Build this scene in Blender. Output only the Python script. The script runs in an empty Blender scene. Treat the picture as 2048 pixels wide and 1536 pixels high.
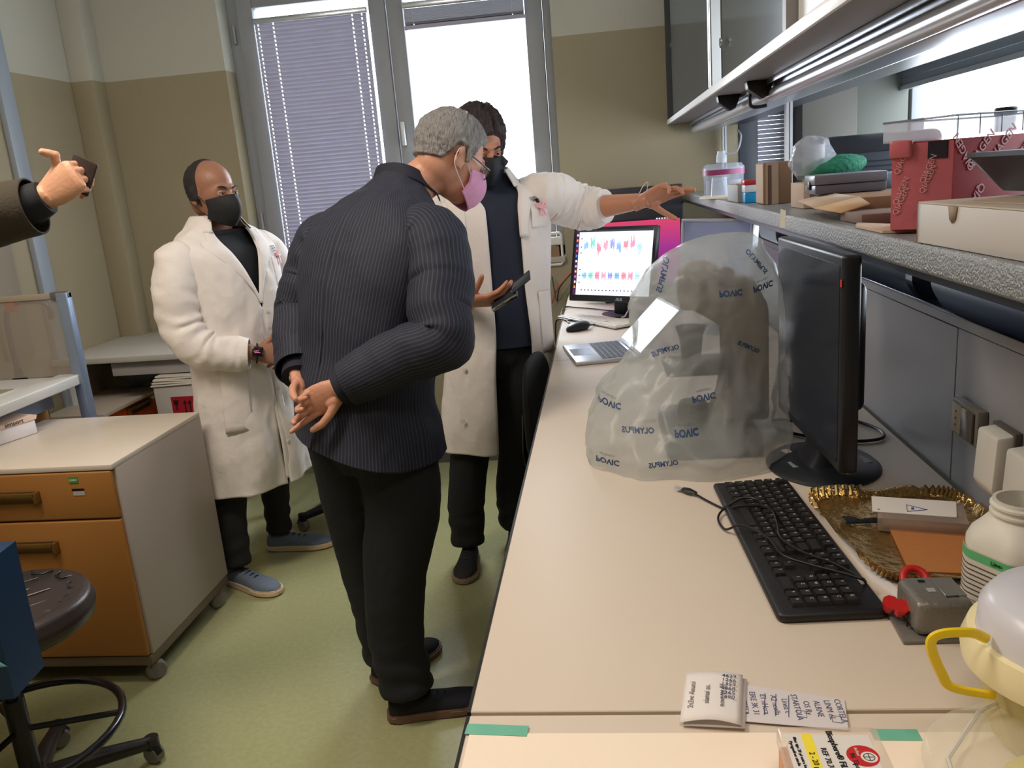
import bpy, bmesh, math, random
import numpy as np
from mathutils import Vector, Matrix, noise
from mathutils.bvhtree import BVHTree
from mathutils.geometry import delaunay_2d_cdt
random.seed(7)
sc = bpy.context.scene
COL = sc.collection

# ---------------------------------------------------------------- camera
YAW, PITCH, ROLL, FPX = -0.1202, 0.2425, 0.0818, 1641.0
_f = Vector((math.sin(YAW)*math.cos(PITCH), math.cos(YAW)*math.cos(PITCH), -math.sin(PITCH)))
_r = Vector((math.cos(YAW), -math.sin(YAW), 0))
_d = _f.cross(_r)
_r2 = _r*math.cos(ROLL) + _d*math.sin(ROLL)
_d2 = -_r*math.sin(ROLL) + _d*math.cos(ROLL)
cam = bpy.data.objects.new('camera', bpy.data.cameras.new('camera'))
cam.matrix_world = Matrix(((_r2.x, -_d2.x, -_f.x, 0), (_r2.y, -_d2.y, -_f.y, 0), (_r2.z, -_d2.z, -_f.z, 1.5), (0, 0, 0, 1)))
cam.data.sensor_width = 36
cam.data.lens = FPX/2048*36
cam.data.clip_start = 0.02
COL.objects.link(cam)
sc.camera = cam

# ---------------------------------------------------------------- world and lights
w = bpy.data.worlds.new('sky'); sc.world = w; w.use_nodes = True
bg = w.node_tree.nodes['Background']
bg.inputs[0].default_value = (0.86, 0.93, 1.0, 1); bg.inputs[1].default_value = 6.0
def area(name, loc, size, power, color, target, sx=None):
    l = bpy.data.lights.new(name, 'AREA'); l.shape = 'RECTANGLE'; l.size = size; l.size_y = sx or size
    l.energy = power; l.color = color
    o = bpy.data.objects.new(name, l); COL.objects.link(o); o.location = loc
    o.rotation_euler = (Vector(target)-Vector(loc)).to_track_quat('-Z', 'Y').to_euler()
    return o
area('ceiling_lamp_and_fill', (0.15, 0.2, 2.9), 1.2, 16, (1.0, 0.84, 0.70), (0.15, 0.2, 0), 0.3)
area('ceiling_lamp_and_fill', (-1.5, 1.3, 2.9), 1.4, 46, (1.0, 0.88, 0.76), (-1.7, 1.6, 0), 0.3)  # unseen fill lamp, added to brighten the left wall and pedestal
area('window_daylight', (1.37, 2.6, 1.40), 1.6, 9, (0.85, 0.92, 1.0), (0, 2.3, 1.1), 0.6)
area('window_daylight', (-0.62, 4.36, 1.8), 0.56, 26, (0.85, 0.92, 1.0), (-0.75, 2.0, 0.9), 1.1)
sc.view_settings.view_transform = 'Standard'
sc.view_settings.look = 'None'
sc.view_settings.exposure = 0.0
sc.view_settings.gamma = 1.0
sc.view_settings.use_curve_mapping = False
sc.cycles.max_bounces = 8
sc.cycles.transparent_max_bounces = 16
sc.cycles.caustics_reflective = False
sc.cycles.caustics_refractive = False
# ---------------------------------------------------------------- helpers
def lin(c):
    r = []
    for v in c[:3]:
        v = v/255.0
        r.append(v/12.92 if v <= 0.04045 else ((v+0.055)/1.055)**2.4)
    return (*r, 1.0)
_mats = {}
def mat(name, rgb=(128,128,128), rough=0.5, metal=0.0, bump=None, var=None, trans=0.0, alpha=1.0, emit=None, ior=1.45, sss=0.0, spec=0.5, coat=0.0, stretch=(1,1,1)):
    """procedural principled material; bump=(scale,strength) noise; var=(scale,amount) colour variation"""
    if name in _mats: return _mats[name]
    m = bpy.data.materials.new(name); m.use_nodes = True
    nt = m.node_tree; b = nt.nodes['Principled BSDF']
    b.inputs['Base Color'].default_value = lin(rgb)
    b.inputs['Roughness'].default_value = rough; b.inputs['Metallic'].default_value = metal
    b.inputs['Specular IOR Level'].default_value = spec
    b.inputs['Transmission Weight'].default_value = trans; b.inputs['IOR'].default_value = ior
    b.inputs['Alpha'].default_value = alpha
    b.inputs['Coat Weight'].default_value = coat
    if sss: b.inputs['Subsurface Weight'].default_value = sss; b.inputs['Subsurface Radius'].default_value = (0.012, 0.005, 0.003); b.inputs['Subsurface Scale'].default_value = 1.0
    if emit: b.inputs['Emission Color'].default_value = lin(emit[0]); b.inputs['Emission Strength'].default_value = emit[1]
    tc = nt.nodes.new('ShaderNodeTexCoord'); mp = nt.nodes.new('ShaderNodeMapping')
    nt.links.new(tc.outputs['Object'], mp.inputs[0]); mp.inputs['Scale'].default_value = stretch
    va = var or (6.0, 0.04)
    n = nt.nodes.new('ShaderNodeTexNoise'); n.inputs['Scale'].default_value = va[0]; n.inputs['Detail'].default_value = 3
    nt.links.new(mp.outputs[0], n.inputs['Vector'])
    mx = nt.nodes.new('ShaderNodeMix'); mx.data_type = 'RGBA'
    c = lin(rgb); a = va[1]
    mx.inputs['A'].default_value = (*[max(0, v*(1-a)) for v in c[:3]], 1)
    mx.inputs['B'].default_value = (*[min(1, v*(1+a)) for v in c[:3]], 1)
    nt.links.new(n.outputs['Fac'], mx.inputs['Factor']); nt.links.new(mx.outputs['Result'], b.inputs['Base Color'])
    if bump:
        n2 = nt.nodes.new('ShaderNodeTexNoise'); n2.inputs['Scale'].default_value = bump[0]; n2.inputs['Detail'].default_value = 4
        nt.links.new(mp.outputs[0], n2.inputs['Vector'])
        bp = nt.nodes.new('ShaderNodeBump'); bp.inputs['Strength'].default_value = bump[1]; bp.inputs['Distance'].default_value = 0.01
        nt.links.new(n2.outputs['Fac'], bp.inputs['Height']); nt.links.new(bp.outputs[0], b.inputs['Normal'])
    _mats[name] = m
    return m
def principled(m): return m.node_tree.nodes['Principled BSDF']

class MB:
    """collects shapes, then links them as ONE mesh object"""
    def __init__(s): s.bm = bmesh.new(); s.mi = 0
    def _fin(s, geom_faces):
        for f in geom_faces: f.material_index = s.mi
    def box(s, x0, x1, y0, y1, z0, z1, bev=0, rot=None, seg=2):
        ps = [(x,y,z) for x in (x0,x1) for y in (y0,y1) for z in (z0,z1)]
        if rot:
            c = Vector(((x0+x1)/2, (y0+y1)/2, (z0+z1)/2)); R_ = rot
            ps = [tuple(c + R_ @ (Vector(p)-c)) for p in ps]
        vs = [s.bm.verts.new(p) for p in ps]
        fs = [s.bm.faces.new([vs[i] for i in q]) for q in ((0,1,3,2),(4,6,7,5),(0,4,5,1),(2,3,7,6),(0,2,6,4),(1,5,7,3))]
        s._fin(fs)
        if bev:
            es = list({e for f in fs for e in f.edges})
            r = bmesh.ops.bevel(s.bm, geom=es, offset=bev, segments=seg, affect='EDGES', profile=0.5)
            s._fin(r['faces'])
        return s
    def prism(s, pts, axis, a, b, bev=0, seg=2):
        """pts 2D polygon; axis 'x','y','z' extrude from a to b"""
        def P(p, t):
            return {'x': (t, p[0], p[1]), 'y': (p[0], t, p[1]), 'z': (p[0], p[1], t)}[axis]
        A = [s.bm.verts.new(P(p, a)) for p in pts]; B = [s.bm.verts.new(P(p, b)) for p in pts]
        n = len(pts); fs = [s.bm.faces.new(A), s.bm.faces.new(B[::-1])]
        for i in range(n): fs.append(s.bm.faces.new((A[i], B[i], B[(i+1)%n], A[(i+1)%n])))
        s._fin(fs)
        if bev:
            es = list({e for f in fs for e in f.edges})
            r = bmesh.ops.bevel(s.bm, geom=es, offset=bev, segments=seg, affect='EDGES', profile=0.5); s._fin(r['faces'])
        return s
    def lathe(s, prof, c=(0,0,0), n=32, axis='z', sx=1, sy=1, M=None, cap=True):
        """prof list of (r,z)"""
        rings = []
        for r, z in prof:
            ring = []
            for i in range(n):
                t = 2*math.pi*i/n; p = Vector((r*sx*math.cos(t), r*sy*math.sin(t), z))
                if axis == 'x': p = Vector((p.z, p.x, p.y))
                if axis == 'y': p = Vector((p.x, p.z, p.y))
                if M: p = M @ p
                ring.append(s.bm.verts.new(p+Vector(c)))
            rings.append(ring)
        fs = []
        for a, b in zip(rings, rings[1:]):
            for i in range(n): fs.append(s.bm.faces.new((a[i], a[(i+1)%n], b[(i+1)%n], b[i])))
        if cap:
            fs.append(s.bm.faces.new(rings[0][::-1])); fs.append(s.bm.faces.new(rings[-1]))
        s._fin(fs); return s
    def tube(s, pts, r, n=10, closed=False, flat=None, up=None):
        """swept tube, r scalar or list; flat=(a,b) elliptic radii"""
        P = [Vector(p) for p in pts]; N = len(P)
        rs = r if isinstance(r, (list, tuple)) else [r]*N
        rings = []; prev = None
        for i in range(N):
            if closed: t = (P[(i+1)%N]-P[i-1]).normalized()
            else: t = (P[min(i+1, N-1)]-P[max(i-1, 0)]).normalized()
            if prev is None:
                u = Vector(up) if up else (Vector((0,0,1)) if abs(t.z) < 0.9 else Vector((1,0,0)))
            else: u = prev
            u = (u - t*u.dot(t)).normalized(); prev = u; v = t.cross(u)
            a, b = flat if flat else (1, 1)
            rings.append([s.bm.verts.new(P[i]+(u*math.cos(2*math.pi*k/n)*a+v*math.sin(2*math.pi*k/n)*b)*rs[i]) for k in range(n)])
        fs = []
        pairs = list(zip(rings, rings[1:]))+([(rings[-1], rings[0])] if closed else [])
        for A, B in pairs:
            for k in range(n): fs.append(s.bm.faces.new((A[k], A[(k+1)%n], B[(k+1)%n], B[k])))
        if not closed: fs.append(s.bm.faces.new(rings[0][::-1])); fs.append(s.bm.faces.new(rings[-1]))
        s._fin(fs); return s
    def ell(s, c, r, M=None, n=20):
        g = bmesh.ops.create_uvsphere(s.bm, u_segments=n, v_segments=max(8, n*2//3), radius=1)
        for v in g['verts']:
            p = Vector((v.co.x*r[0], v.co.y*r[1], v.co.z*r[2]))
            v.co = (M @ p if M else p)+Vector(c)
        s._fin({f for v in g['verts'] for f in v.link_faces}); return s
    def loft(s, rings, cap=True):
        """rings: list of equal-length point loops"""
        R_ = [[s.bm.verts.new(p) for p in r] for r in rings]; n = len(R_[0]); fs = []
        for A, B in zip(R_, R_[1:]):
            for k in range(n): fs.append(s.bm.faces.new((A[k], A[(k+1)%n], B[(k+1)%n], B[k])))
        if cap: fs.append(s.bm.faces.new(R_[0][::-1])); fs.append(s.bm.faces.new(R_[-1]))
        s._fin(fs); return s
    def grid(s, f, nu, nv, closed_u=False):
        V = [[s.bm.verts.new(f(i/nu if closed_u else i/(nu-1), j/(nv-1))) for j in range(nv)] for i in range(nu)]
        fs = []
        for i in range(nu if closed_u else nu-1):
            for j in range(nv-1):
                k = (i+1) % nu
                fs.append(s.bm.faces.new((V[i][j], V[k][j], V[k][j+1], V[i][j+1])))
        s._fin(fs); return s
    def poly(s, pts):
        s._fin([s.bm.faces.new([s.bm.verts.new(p) for p in pts])]); return s
    def build(s, name, m=None, parent=None, loc=None, rotz=0, smooth=True, solid=0, sub=0, ang=40):
        bmesh.ops.recalc_face_normals(s.bm, faces=s.bm.faces)
        me = bpy.data.meshes.new(name); s.bm.to_mesh(me); s.bm.free()
        ms = m if isinstance(m, (list, tuple)) else [m]
        for x in ms:
            if x: me.materials.append(x)
        o = bpy.data.objects.new(name, me); COL.objects.link(o)
        if parent: o.parent = parent
        if loc: o.location = loc
        if rotz: o.rotation_euler = (0, 0, rotz)
        if smooth:
            me.polygons.foreach_set('use_smooth', [True]*len(me.polygons))
            me.set_sharp_from_angle(angle=math.radians(ang))
        if solid:
            q = o.modifiers.new('solid', 'SOLIDIFY'); q.thickness = solid; q.offset = 0
        if sub:
            q = o.modifiers.new('sub', 'SUBSURF'); q.levels = sub; q.render_levels = sub
        return o
def tag(o, label=None, cat=None, group=None, kind=None):
    if label: o['label'] = label
    if cat: o['category'] = cat
    if group: o['group'] = group
    if kind: o['kind'] = kind
    return o
def thing(name, label, cat, loc=(0,0,0), rotz=0, group=None, kind=None):
    o = bpy.data.objects.new(name, None); COL.objects.link(o); o.location = loc; o.rotation_euler = (0,0,rotz)
    o.empty_display_size = 0.05
    return tag(o, label, cat, group, kind)
def struct(o): o['kind'] = 'structure'; return o
def copy_tree(o, parent=None):
    c = o.copy(); COL.objects.link(c)
    if parent: c.parent = parent
    for ch in [x for x in bpy.data.objects if x.parent == o and x != c]: copy_tree(ch, c)
    return c
def bake(o):
    """replace the mesh by its evaluated (modifiers applied) mesh"""
    dg = bpy.context.evaluated_depsgraph_get(); dg.update()
    me = bpy.data.meshes.new_from_object(o.evaluated_get(dg))
    old = o.data; o.modifiers.clear(); o.data = me
    bpy.data.meshes.remove(old)
    return o
def text(body, size, M, m, parent=None, name='lettering', depth=0.0004, bold=0.0, align='CENTER', width=None):
    """flat lettering turned into a mesh; M maps the text plane (x right, y up, z out) to the place"""
    cu = bpy.data.curves.new(name, 'FONT'); cu.body = body; cu.size = size; cu.extrude = depth; cu.offset = bold
    cu.align_x = align; cu.align_y = 'CENTER'; cu.resolution_u = 2
    t = bpy.data.objects.new(name, cu); COL.objects.link(t)
    dg = bpy.context.evaluated_depsgraph_get(); dg.update()
    me = bpy.data.meshes.new_from_object(t.evaluated_get(dg))
    bpy.data.objects.remove(t); bpy.data.curves.remove(cu)
    me.transform(M); me.materials.clear(); me.materials.append(m)
    o = bpy.data.objects.new(name, me); COL.objects.link(o)
    if parent: o.parent = parent
    return o
def frame(o, x, y, z=None):
    """matrix from origin and in-plane axes"""
    x = Vector(x).normalized(); y = Vector(y); y = (y-x*y.dot(x)).normalized(); z = x.cross(y)
    return Matrix(((x.x, y.x, z.x, o[0]), (x.y, y.y, z.y, o[1]), (x.z, y.z, z.z, o[2]), (0,0,0,1)))
def curve_pts(ctrl, n=8):
    """Catmull-Rom through control points"""
    P = [Vector(p) for p in ctrl]; out = []
    Q = [P[0]*2-P[1]]+P+[P[-1]*2-P[-2]]
    for i in range(1, len(Q)-2):
        for k in range(n):
            t = k/n; a, b, c, d = Q[i-1], Q[i], Q[i+1], Q[i+2]
            out.append(0.5*((2*b)+(c-a)*t+(2*a-5*b+4*c-d)*t*t+(3*b-a-3*c+d)*t**3))
    out.append(P[-1]); return out
RZ = lambda a: Matrix.Rotation(math.radians(a), 3, 'Z')
RX = lambda a: Matrix.Rotation(math.radians(a), 3, 'X')
RY = lambda a: Matrix.Rotation(math.radians(a), 3, 'Y')

# common materials
white_pl = mat('white plastic', (225,222,214), 0.35)
black_pl = mat('black plastic', (22,22,26), 0.4, bump=(400,0.05))
dark_metal = mat('dark metal', (45,45,50), 0.35, 0.8)
alu = mat('brushed aluminium', (190,195,205), 0.28, 0.9, bump=(60,0.05), stretch=(1,30,1))
chrome = mat('chrome', (220,220,225), 0.12, 1.0)
steel_w = mat('white lacquered metal', (205,208,210), 0.3)
grey_fr = mat('grey window profile', (150,154,160), 0.45)
glass = mat('clear glass', (245,250,250), 0.03, trans=1.0, ior=1.45)
# ---------------------------------------------------------------- room shell
WZ = 2.162
def wall_mat():
    m = mat('two tone wall paint', (156,146,120), 0.55, bump=(90,0.12), var=(2.0,0.05))
    nt = m.node_tree; b = principled(m)
    g = nt.nodes.new('ShaderNodeNewGeometry'); sp = nt.nodes.new('ShaderNodeSeparateXYZ')
    nt.links.new(g.outputs['Position'], sp.inputs[0])
    c = nt.nodes.new('ShaderNodeMath'); c.operation = 'GREATER_THAN'; c.inputs[1].default_value = WZ
    nt.links.new(sp.outputs['Z'], c.inputs[0])
    mx = nt.nodes.new('ShaderNodeMix'); mx.data_type = 'RGBA'
    src = b.inputs['Base Color'].links[0].from_socket
    nt.links.new(src, mx.inputs['A']); mx.inputs['B'].default_value = lin((188,187,174))
    nt.links.new(c.outputs[0], mx.inputs['Factor']); nt.links.new(mx.outputs['Result'], b.inputs['Base Color'])
    return m
wallm = wall_mat()
def floor_mat():
    m = mat('olive vinyl floor', (160,160,118), 0.18, var=(1.3,0.10), bump=(5,0.03))
    nt = m.node_tree; b = principled(m)
    tc = nt.nodes.new('ShaderNodeTexCoord'); n = nt.nodes.new('ShaderNodeTexNoise'); n.inputs['Scale'].default_value = 60
    n.inputs['Detail'].default_value = 6; nt.links.new(tc.outputs['Object'], n.inputs['Vector'])
    src = b.inputs['Base Color'].links[0].from_socket
    mx = nt.nodes.new('ShaderNodeMix'); mx.data_type = 'RGBA'; mx.blend_type = 'OVERLAY'; mx.inputs['Factor'].default_value = 0.15
    nt.links.new(src, mx.inputs['A']); nt.links.new(n.outputs['Fac'], mx.inputs['B'])
    nt.links.new(mx.outputs['Result'], b.inputs['Base Color'])
    return m
X0, X1, Y0, Y1, H = -2.64, 1.46, -1.6, 4.30, 3.0
struct(MB().box(X0-.1, X1+.1, Y0-.1, Y1+.25, -.08, 0).build('floor', floor_mat()))
struct(MB().box(X0-.1, X1+.1, Y0-.1, Y1+.25, H, H+.08).build('ceiling', mat('ceiling paint', (205,205,198), 0.8)))
bw = MB()   # back wall with two window openings
WX0, WX1, WZ0, WZ1 = -1.86, -0.185, 1.10, 2.62      # large window
VX0, VX1, VZ0, VZ1 = 0.70, 0.95, 1.05, 1.78         # small one behind the shelf
for a in ((X0-.1,WX0,0,H), (WX0,WX1,0,WZ0), (WX0,WX1,WZ1,H), (WX1,VX0,0,H), (VX0,VX1,0,VZ0), (VX0,VX1,VZ1,H), (VX1,X1+.1,0,H)):
    bw.box(a[0], a[1], Y1, Y1+.25, a[2], a[3])
struct(bw.build('wall_back', wallm))
struct(MB().box(X0-.1, X0, Y0, Y1, 0, H).build('wall_left', wallm))
rw = MB()
RY0, RY1, RZ0, RZ1 = 1.2, 4.27, 0.95, 2.75
for a in ((Y0,RY0,0,H), (RY0,RY1,0,RZ0), (RY0,RY1,RZ1,H), (RY1,Y1,0,H)):
    rw.box(X1, X1+.09, a[0], a[1], a[2], a[3])
struct(rw.build('wall_right', wallm))
struct(MB().box(X0-.1, X1+.1, Y0-.1, Y0, 0, H).build('wall_rear', wallm))
struct(MB().box(X0, -2.52, 4.19, Y1, 0, H, bev=.004).build('trim_1', wallm))            # boxed corner pier
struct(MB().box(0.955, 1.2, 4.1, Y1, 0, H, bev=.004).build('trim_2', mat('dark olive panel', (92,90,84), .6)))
struct(MB().box(1.205, X1-.002, 4.2, Y1, 0, H, bev=.004).build('wall_shade_panel', mat('shaded wall grey green', (98,102,96), .6)))  # added panel; its grey green stands in for shade on the wall strip
skm = mat('grey skirting', (88,90,86), 0.5)
struct(MB().box(-2.52, X1, Y1-.014, Y1, 0, .09).build('baseboard_back', skm))
struct(MB().box(X0, X0+.014, Y0, 4.19, 0, .09).build('baseboard_left', skm))
# flat white conduit down the left wall
tag(MB().box(X0, X0+.03, 3.61, 3.70, 0, 2.6, bev=.006).build('wall_conduit', mat('grey blue conduit', (150,160,172), 0.4)), 'pale grey conduit running down the left wall', 'conduit')
tag(MB().box(X0, X0+.02, 3.30, 3.47, .9, 2.6, bev=.006).build('wall_panel_strip', mat('taupe strip', (150,138,124), 0.5)), 'taupe vertical panel strip on the left wall near the frame edge', 'panel')

# ---- window 1
def sash(parent, x0, x1, y, z0, z1, w=.05, d=.05, name='sash'):
    m = MB()
    m.box(x0, x0+w, y, y+d, z0, z1, bev=.004).box(x1-w, x1, y, y+d, z0, z1, bev=.004)
    m.box(x0+w, x1-w, y, y+d, z0, z0+w, bev=.004).box(x0+w, x1-w, y, y+d, z1-w, z1, bev=.004)
    s = m.build(name, grey_fr, parent)
    return s
win = thing('window_1', None, None, (0,0,0), kind='structure')
fm = MB()
yf = 4.42
fm.box(WX0, WX0+.055, yf, yf+.07, WZ0, WZ1, bev=.004).box(WX1-.045, WX1, yf, yf+.07, WZ0, WZ1, bev=.004)
fm.box(WX0, WX1, yf, yf+.07, WZ0, WZ0+.05, bev=.004).box(WX0, WX1, yf, yf+.07, WZ1-.06, WZ1, bev=.004)
fm.build('window_frame', grey_fr, win)
fw = .085
for (a, b) in ((-1.80, -1.022), (-1.015, -0.232)):
    s = MB()
    s.box(a, a+fw+.0, yf-.02, yf+.04, 1.13, 2.56, bev=.006).box(b-fw, b, yf-.02, yf+.04, 1.13, 2.56, bev=.006)
    s.box(a+fw, b-fw, yf-.02, yf+.04, 1.13, 1.13+.07, bev=.006).box(a+fw, b-fw, yf-.02, yf+.04, 2.46, 2.56, bev=.006)
    s.build('sash', grey_fr, win)
    MB().box(a+fw, b-fw, yf+.012, yf+.018, 1.2, 2.46).build('pane', mat('window glass', (250,252,255), 0.02, alpha=0.12), win)
MB().box(WX0-.0, WX1, Y1-.03, yf, WZ0-.03, WZ0, bev=.005).build('window_sill', mat('pale stone sill', (178,172,160), 0.4), win)
for z in (2.30, 1.35): MB().lathe([(.008,z),(.008,z+.09)], (-1.83, yf-.012, 0), 12).build('hinge', grey_fr, win)
MB().box(-1.0, -.98, yf-.05, yf-.02, 1.72, 1.84, bev=.005).build('window_handle', steel_w, win)

# ---- venetian blinds
slatm = mat('grey blind slat', (186,186,204), 0.45)
def add_translucent(m, c, f):
    nt = m.node_tree; b = principled(m); out = [n for n in nt.nodes if n.type == 'OUTPUT_MATERIAL'][0]
    tl = nt.nodes.new('ShaderNodeBsdfTranslucent'); tl.inputs[0].default_value = lin(c)
    m1 = nt.nodes.new('ShaderNodeMixShader'); m1.inputs[0].default_value = f
    nt.links.new(b.outputs[0], m1.inputs[1]); nt.links.new(tl.outputs[0], m1.inputs[2]); nt.links.new(m1.outputs[0], out.inputs[0])
add_translucent(slatm, (150,150,168), .12)
def blind(name, label, x0, x1, y, ztop, zbot, drop, holes, pitch=.0205):
    t = thing(name, label, 'blind', ((x0+x1)/2, y, zbot))
    L = lambda o: None
    ox, oz = (x0+x1)/2, zbot
    h = MB().box(x0-ox, x1-ox, -.012, .016, ztop-.028-oz, ztop-oz, bev=.003).build('headrail', alu, t)
    sl = MB()
    z = drop
    hs = sorted([x0+q*(x1-x0) for q in holes])
    while z > zbot+.02:
        xs = [x0+.004]; 
        segs = []
        for q in hs: segs.append((xs[-1], q-.0030)); xs.append(q+.0030)
        segs.append((xs[-1], x1-.004))
        ta = math.radians(68); hw = .0118
        def P(x, s): return (x-ox, -math.cos(ta)*hw*s+.0016*(1-s*s), z+math.sin(ta)*hw*s-oz)
        for a, b in segs:
            pr = None
            for k in (-1,-.33,.33,1):
                q = (sl.bm.verts.new(P(a,k)), sl.bm.verts.new(P(b,k)))
                if pr: sl.bm.faces.new((pr[0], pr[1], q[1], q[0]))
                pr = q
        for q in hs:
            for k0, k1 in ((-1,-.25),(.62,1)):
                A = [sl.bm.verts.new(P(x,k)) for x, k in ((q-.003,k0),(q+.003,k0),(q+.003,k1),(q-.003,k1))]
                sl.bm.faces.new(A)
        z -= pitch
    if ztop-.03 > drop+.01:
        zz = ztop-.032
        while zz > drop: sl.box(x0+.004-ox, x1-.004-ox, -.012, .012, zz-.0012-oz, zz-oz); zz -= .0042
    sl.build('slats', slatm, t, smooth=False, solid=.0005)
    MB().box(x0-ox, x1-ox, -.012, .012, 0, .02, bev=.003).build('bottom_rail', slatm if zbot > 1.5 else dark_metal, t)
    c = MB()
    for q in hs: c.tube([(q-ox, -.016, ztop-oz-.02), (q-ox, -.016, .01)], .0008, 5)
    c.build('ladder_cord', white_pl, t)
    return t
blind('venetian_blind', 'grey venetian blind lowered and closed on the left window pane', -1.708, -1.112, 4.385, 2.405, 1.185, 2.372, (.035,.17,.87,.955))
blind('venetian_blind', 'raised venetian blind bunched at the top of the right window pane', -.925, -.315, 4.385, 2.405, 2.275, 2.30, (.08,.9))
# ---- window 2 (right wall, seen through the rack) and window 3
w2 = thing('window_2', None, None, (0,0,0), kind='structure')
m = MB(); fd = X1+.02
for y in (RY0, 2.68, RY1-.05): m.box(fd, fd+.06, y, y+.05, RZ0, RZ1, bev=.004)
m.box(fd, fd+.06, RY0, RY1, RZ0, RZ0+.05).box(fd, fd+.06, RY0, RY1, RZ1-.05, RZ1)
m.build('window_frame', grey_fr, w2)
MB().box(X1-.03, X1+.02, RY0, RY1, RZ0-.03, RZ0).build('window_sill', mat('pale stone sill'), w2)
sh = thing('roller_shutter', 'grey ribbed shutter half lowered on the bright window behind the rack', 'shutter', (X1, (RY0+RY1)/2, 1.78))
m = MB()
for k in range(9): m.prism([(X1-.035-X1+.0, k*.033), (.0-.02, k*.033), (-.02, k*.033+.031), (-.035, k*.033+.031), (-.04, k*.033+.016)], 'y', RY0-(RY0+RY1)/2, RY1-(RY0+RY1)/2)
m.build('slats', mat('shutter grey', (120,126,134), 0.4, 0.3), sh)
MB().box(-.045, -.01, RY0-(RY0+RY1)/2, RY1-(RY0+RY1)/2, -.02, 0).build('bottom_rail', alu, sh)
w3 = thing('window_3', None, None, (0,0,0), kind='structure')
m = MB(); m.box(VX0, VX0+.09, Y1-.01, Y1+.06, VZ0, VZ1, bev=.004).box(VX1-.02, VX1, Y1-.01, Y1+.06, VZ0, VZ1).box(VX0, VX1, Y1-.01, Y1+.06, VZ1-.06, VZ1)
m.build('window_frame', mat('dark window profile', (70,74,84), 0.4), w3)
bm_ = MB()
for k in range(33): bm_.box(VX0+.09, VX1-.02, Y1+.02, Y1+.03, VZ0+k*.0205, VZ0+k*.0205+.019, rot=RX(-1))
b3 = tag(bm_.build('window_blind', slatm), 'closed grey blind in the small window behind the shelf post', 'blind')
# ---- wall socket under left window, towel holder right of window
s = tag(MB().box(-1.81, -1.765, 4.285, 4.30, 1.235, 1.30, bev=.003).build('wall_socket', white_pl), 'small white wall socket left of the blind', 'socket')
h = thing('wall_bracket', 'white rectangular wire bracket hanging below the right edge of the window', 'bracket', (-.245, 4.28, 1.06))
MB().tube([(-.04,0,.16),(.035,0,.16),(.045,0,.15),(.045,0,.01),(.035,0,0),(-.04,0,0),(-.05,0,.01),(-.05,0,.15)], .007, 8, closed=True).build('frame_loop', white_pl, h)
MB().box(-.035,.03,-.004,.012,.03,.09).build('card', mat('brown card', (140,110,85), .7), h)
MB().box(-.04,.04,.0,.02,.10,.14,bev=.003).build('clip', white_pl, h)
# ---------------------------------------------------------------- lab bench on the right
lam = mat('warm white laminate', (218,204,188), 0.38, var=(3,.02))
edge_b = mat('black edge band', (30,26,24), 0.4)
bench = thing('lab_bench', 'long pale laminate lab bench with black edge running to the back wall', 'bench', (0.2, 2.2, 0))
def OB(m, name, mt, par, **k):
    """build from world coordinates under a thing"""
    for v in m.bm.verts: v.co -= par.location
    return m.build(name, mt, par, **k)
XE, XB, HB = -.185, .61, .90
for a, b, z in ((.30, .8245, .8985), (.829, 2.70, .9), (2.704, Y1-.004, .9)):
    m = MB(); m.box(XE+.004, XB, a, b, z-.028, z, bev=.0015, seg=1)
    OB(m, 'worktop', lam, bench)
    OB(MB().box(XE, XE+.0042, a, b, z-.03, z-.001), 'edge_band', edge_b, bench)
for y in (.35, 1.45, 2.7, 3.95):
    m = MB(); m.box(-.10, -.05, y, y+.05, 0, .87, bev=.003).box(.5, .55, y, y+.05, 0, .87, bev=.003).box(-.10, .55, y, y+.05, .82, .87).box(-.1, .55, y, y+.05, .06, .10)
    OB(m, 'leg_frame', steel_w, bench)
# service spine with panels
panel_m = mat('grey service panel', (146,146,150), 0.38)
spine = thing('service_spine', 'grey service panel wall with a dark glossy ledge along the back of the bench', 'panel', (.73, 2.2, 0))
ys = [.25, 1.4955, 2.75, Y1-.004]
for a, b in zip(ys, ys[1:]): OB(MB().box(XB+.006, XB+.02, a+.0015, b-.0015, .90, 1.186, bev=.001, seg=1), 'service_panel', panel_m, spine)
OB(MB().box(XB, XB+.24, .25, Y1-.004, 1.190, 1.208, bev=.001, seg=1).box(XB+.02, XB+.22, .25, Y1-.004, 0, 1.19), 'spine_body', panel_m, spine)
OB(MB().box(XB-.001, XB+.24, .25, Y1-.004, 1.2085, 1.2135, bev=.001), 'ledge', mat('glossy dark blue ledge', (58,66,84), 0.08, 0.75), spine)
# reagent shelf
ham = mat('hammered grey enamel', (150,152,152), 0.28, 0.35, bump=(260,0.55), var=(40,.08))
shelf = thing('reagent_shelf', 'hammered grey metal shelf above the bench, loaded with boxes', 'shelf', (.7, 2.2, 1.35))
for a, b, x in ((.25, 2.655, .43), (2.66, Y1-.004, .432)):
    OB(MB().box(x, .98, a, b, 1.333, 1.3725, bev=.006, seg=3), 'shelf_board', ham, shelf)
OB(MB().box(.45, .96, .25, Y1-.01, 1.318, 1.333), 'underside_rail', mat('dark rail', (60,66,80), .3, .5), shelf)
for y in (.3, 1.9, 3.3, 4.2): OB(MB().box(.68, .72, y, y+.04, 1.2135, 1.318), 'bracket', dark_metal, shelf)
# rack posts up to the cabinet
for y, lb in ((2.83, 'white aluminium rack post rising from the shelf beside the green sponge bag'), (4.22, 'white rack post at the far end of the shelf by the back wall')):
    tag(MB().prism([(.61,y),(.618,y),(.618,y+.006),(.622,y+.006),(.622,y),(.63,y),(.63,y+.03),(.61,y+.03)], 'z', 1.3725, 1.703).build('rack_post', steel_w), lb, 'post')
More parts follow.
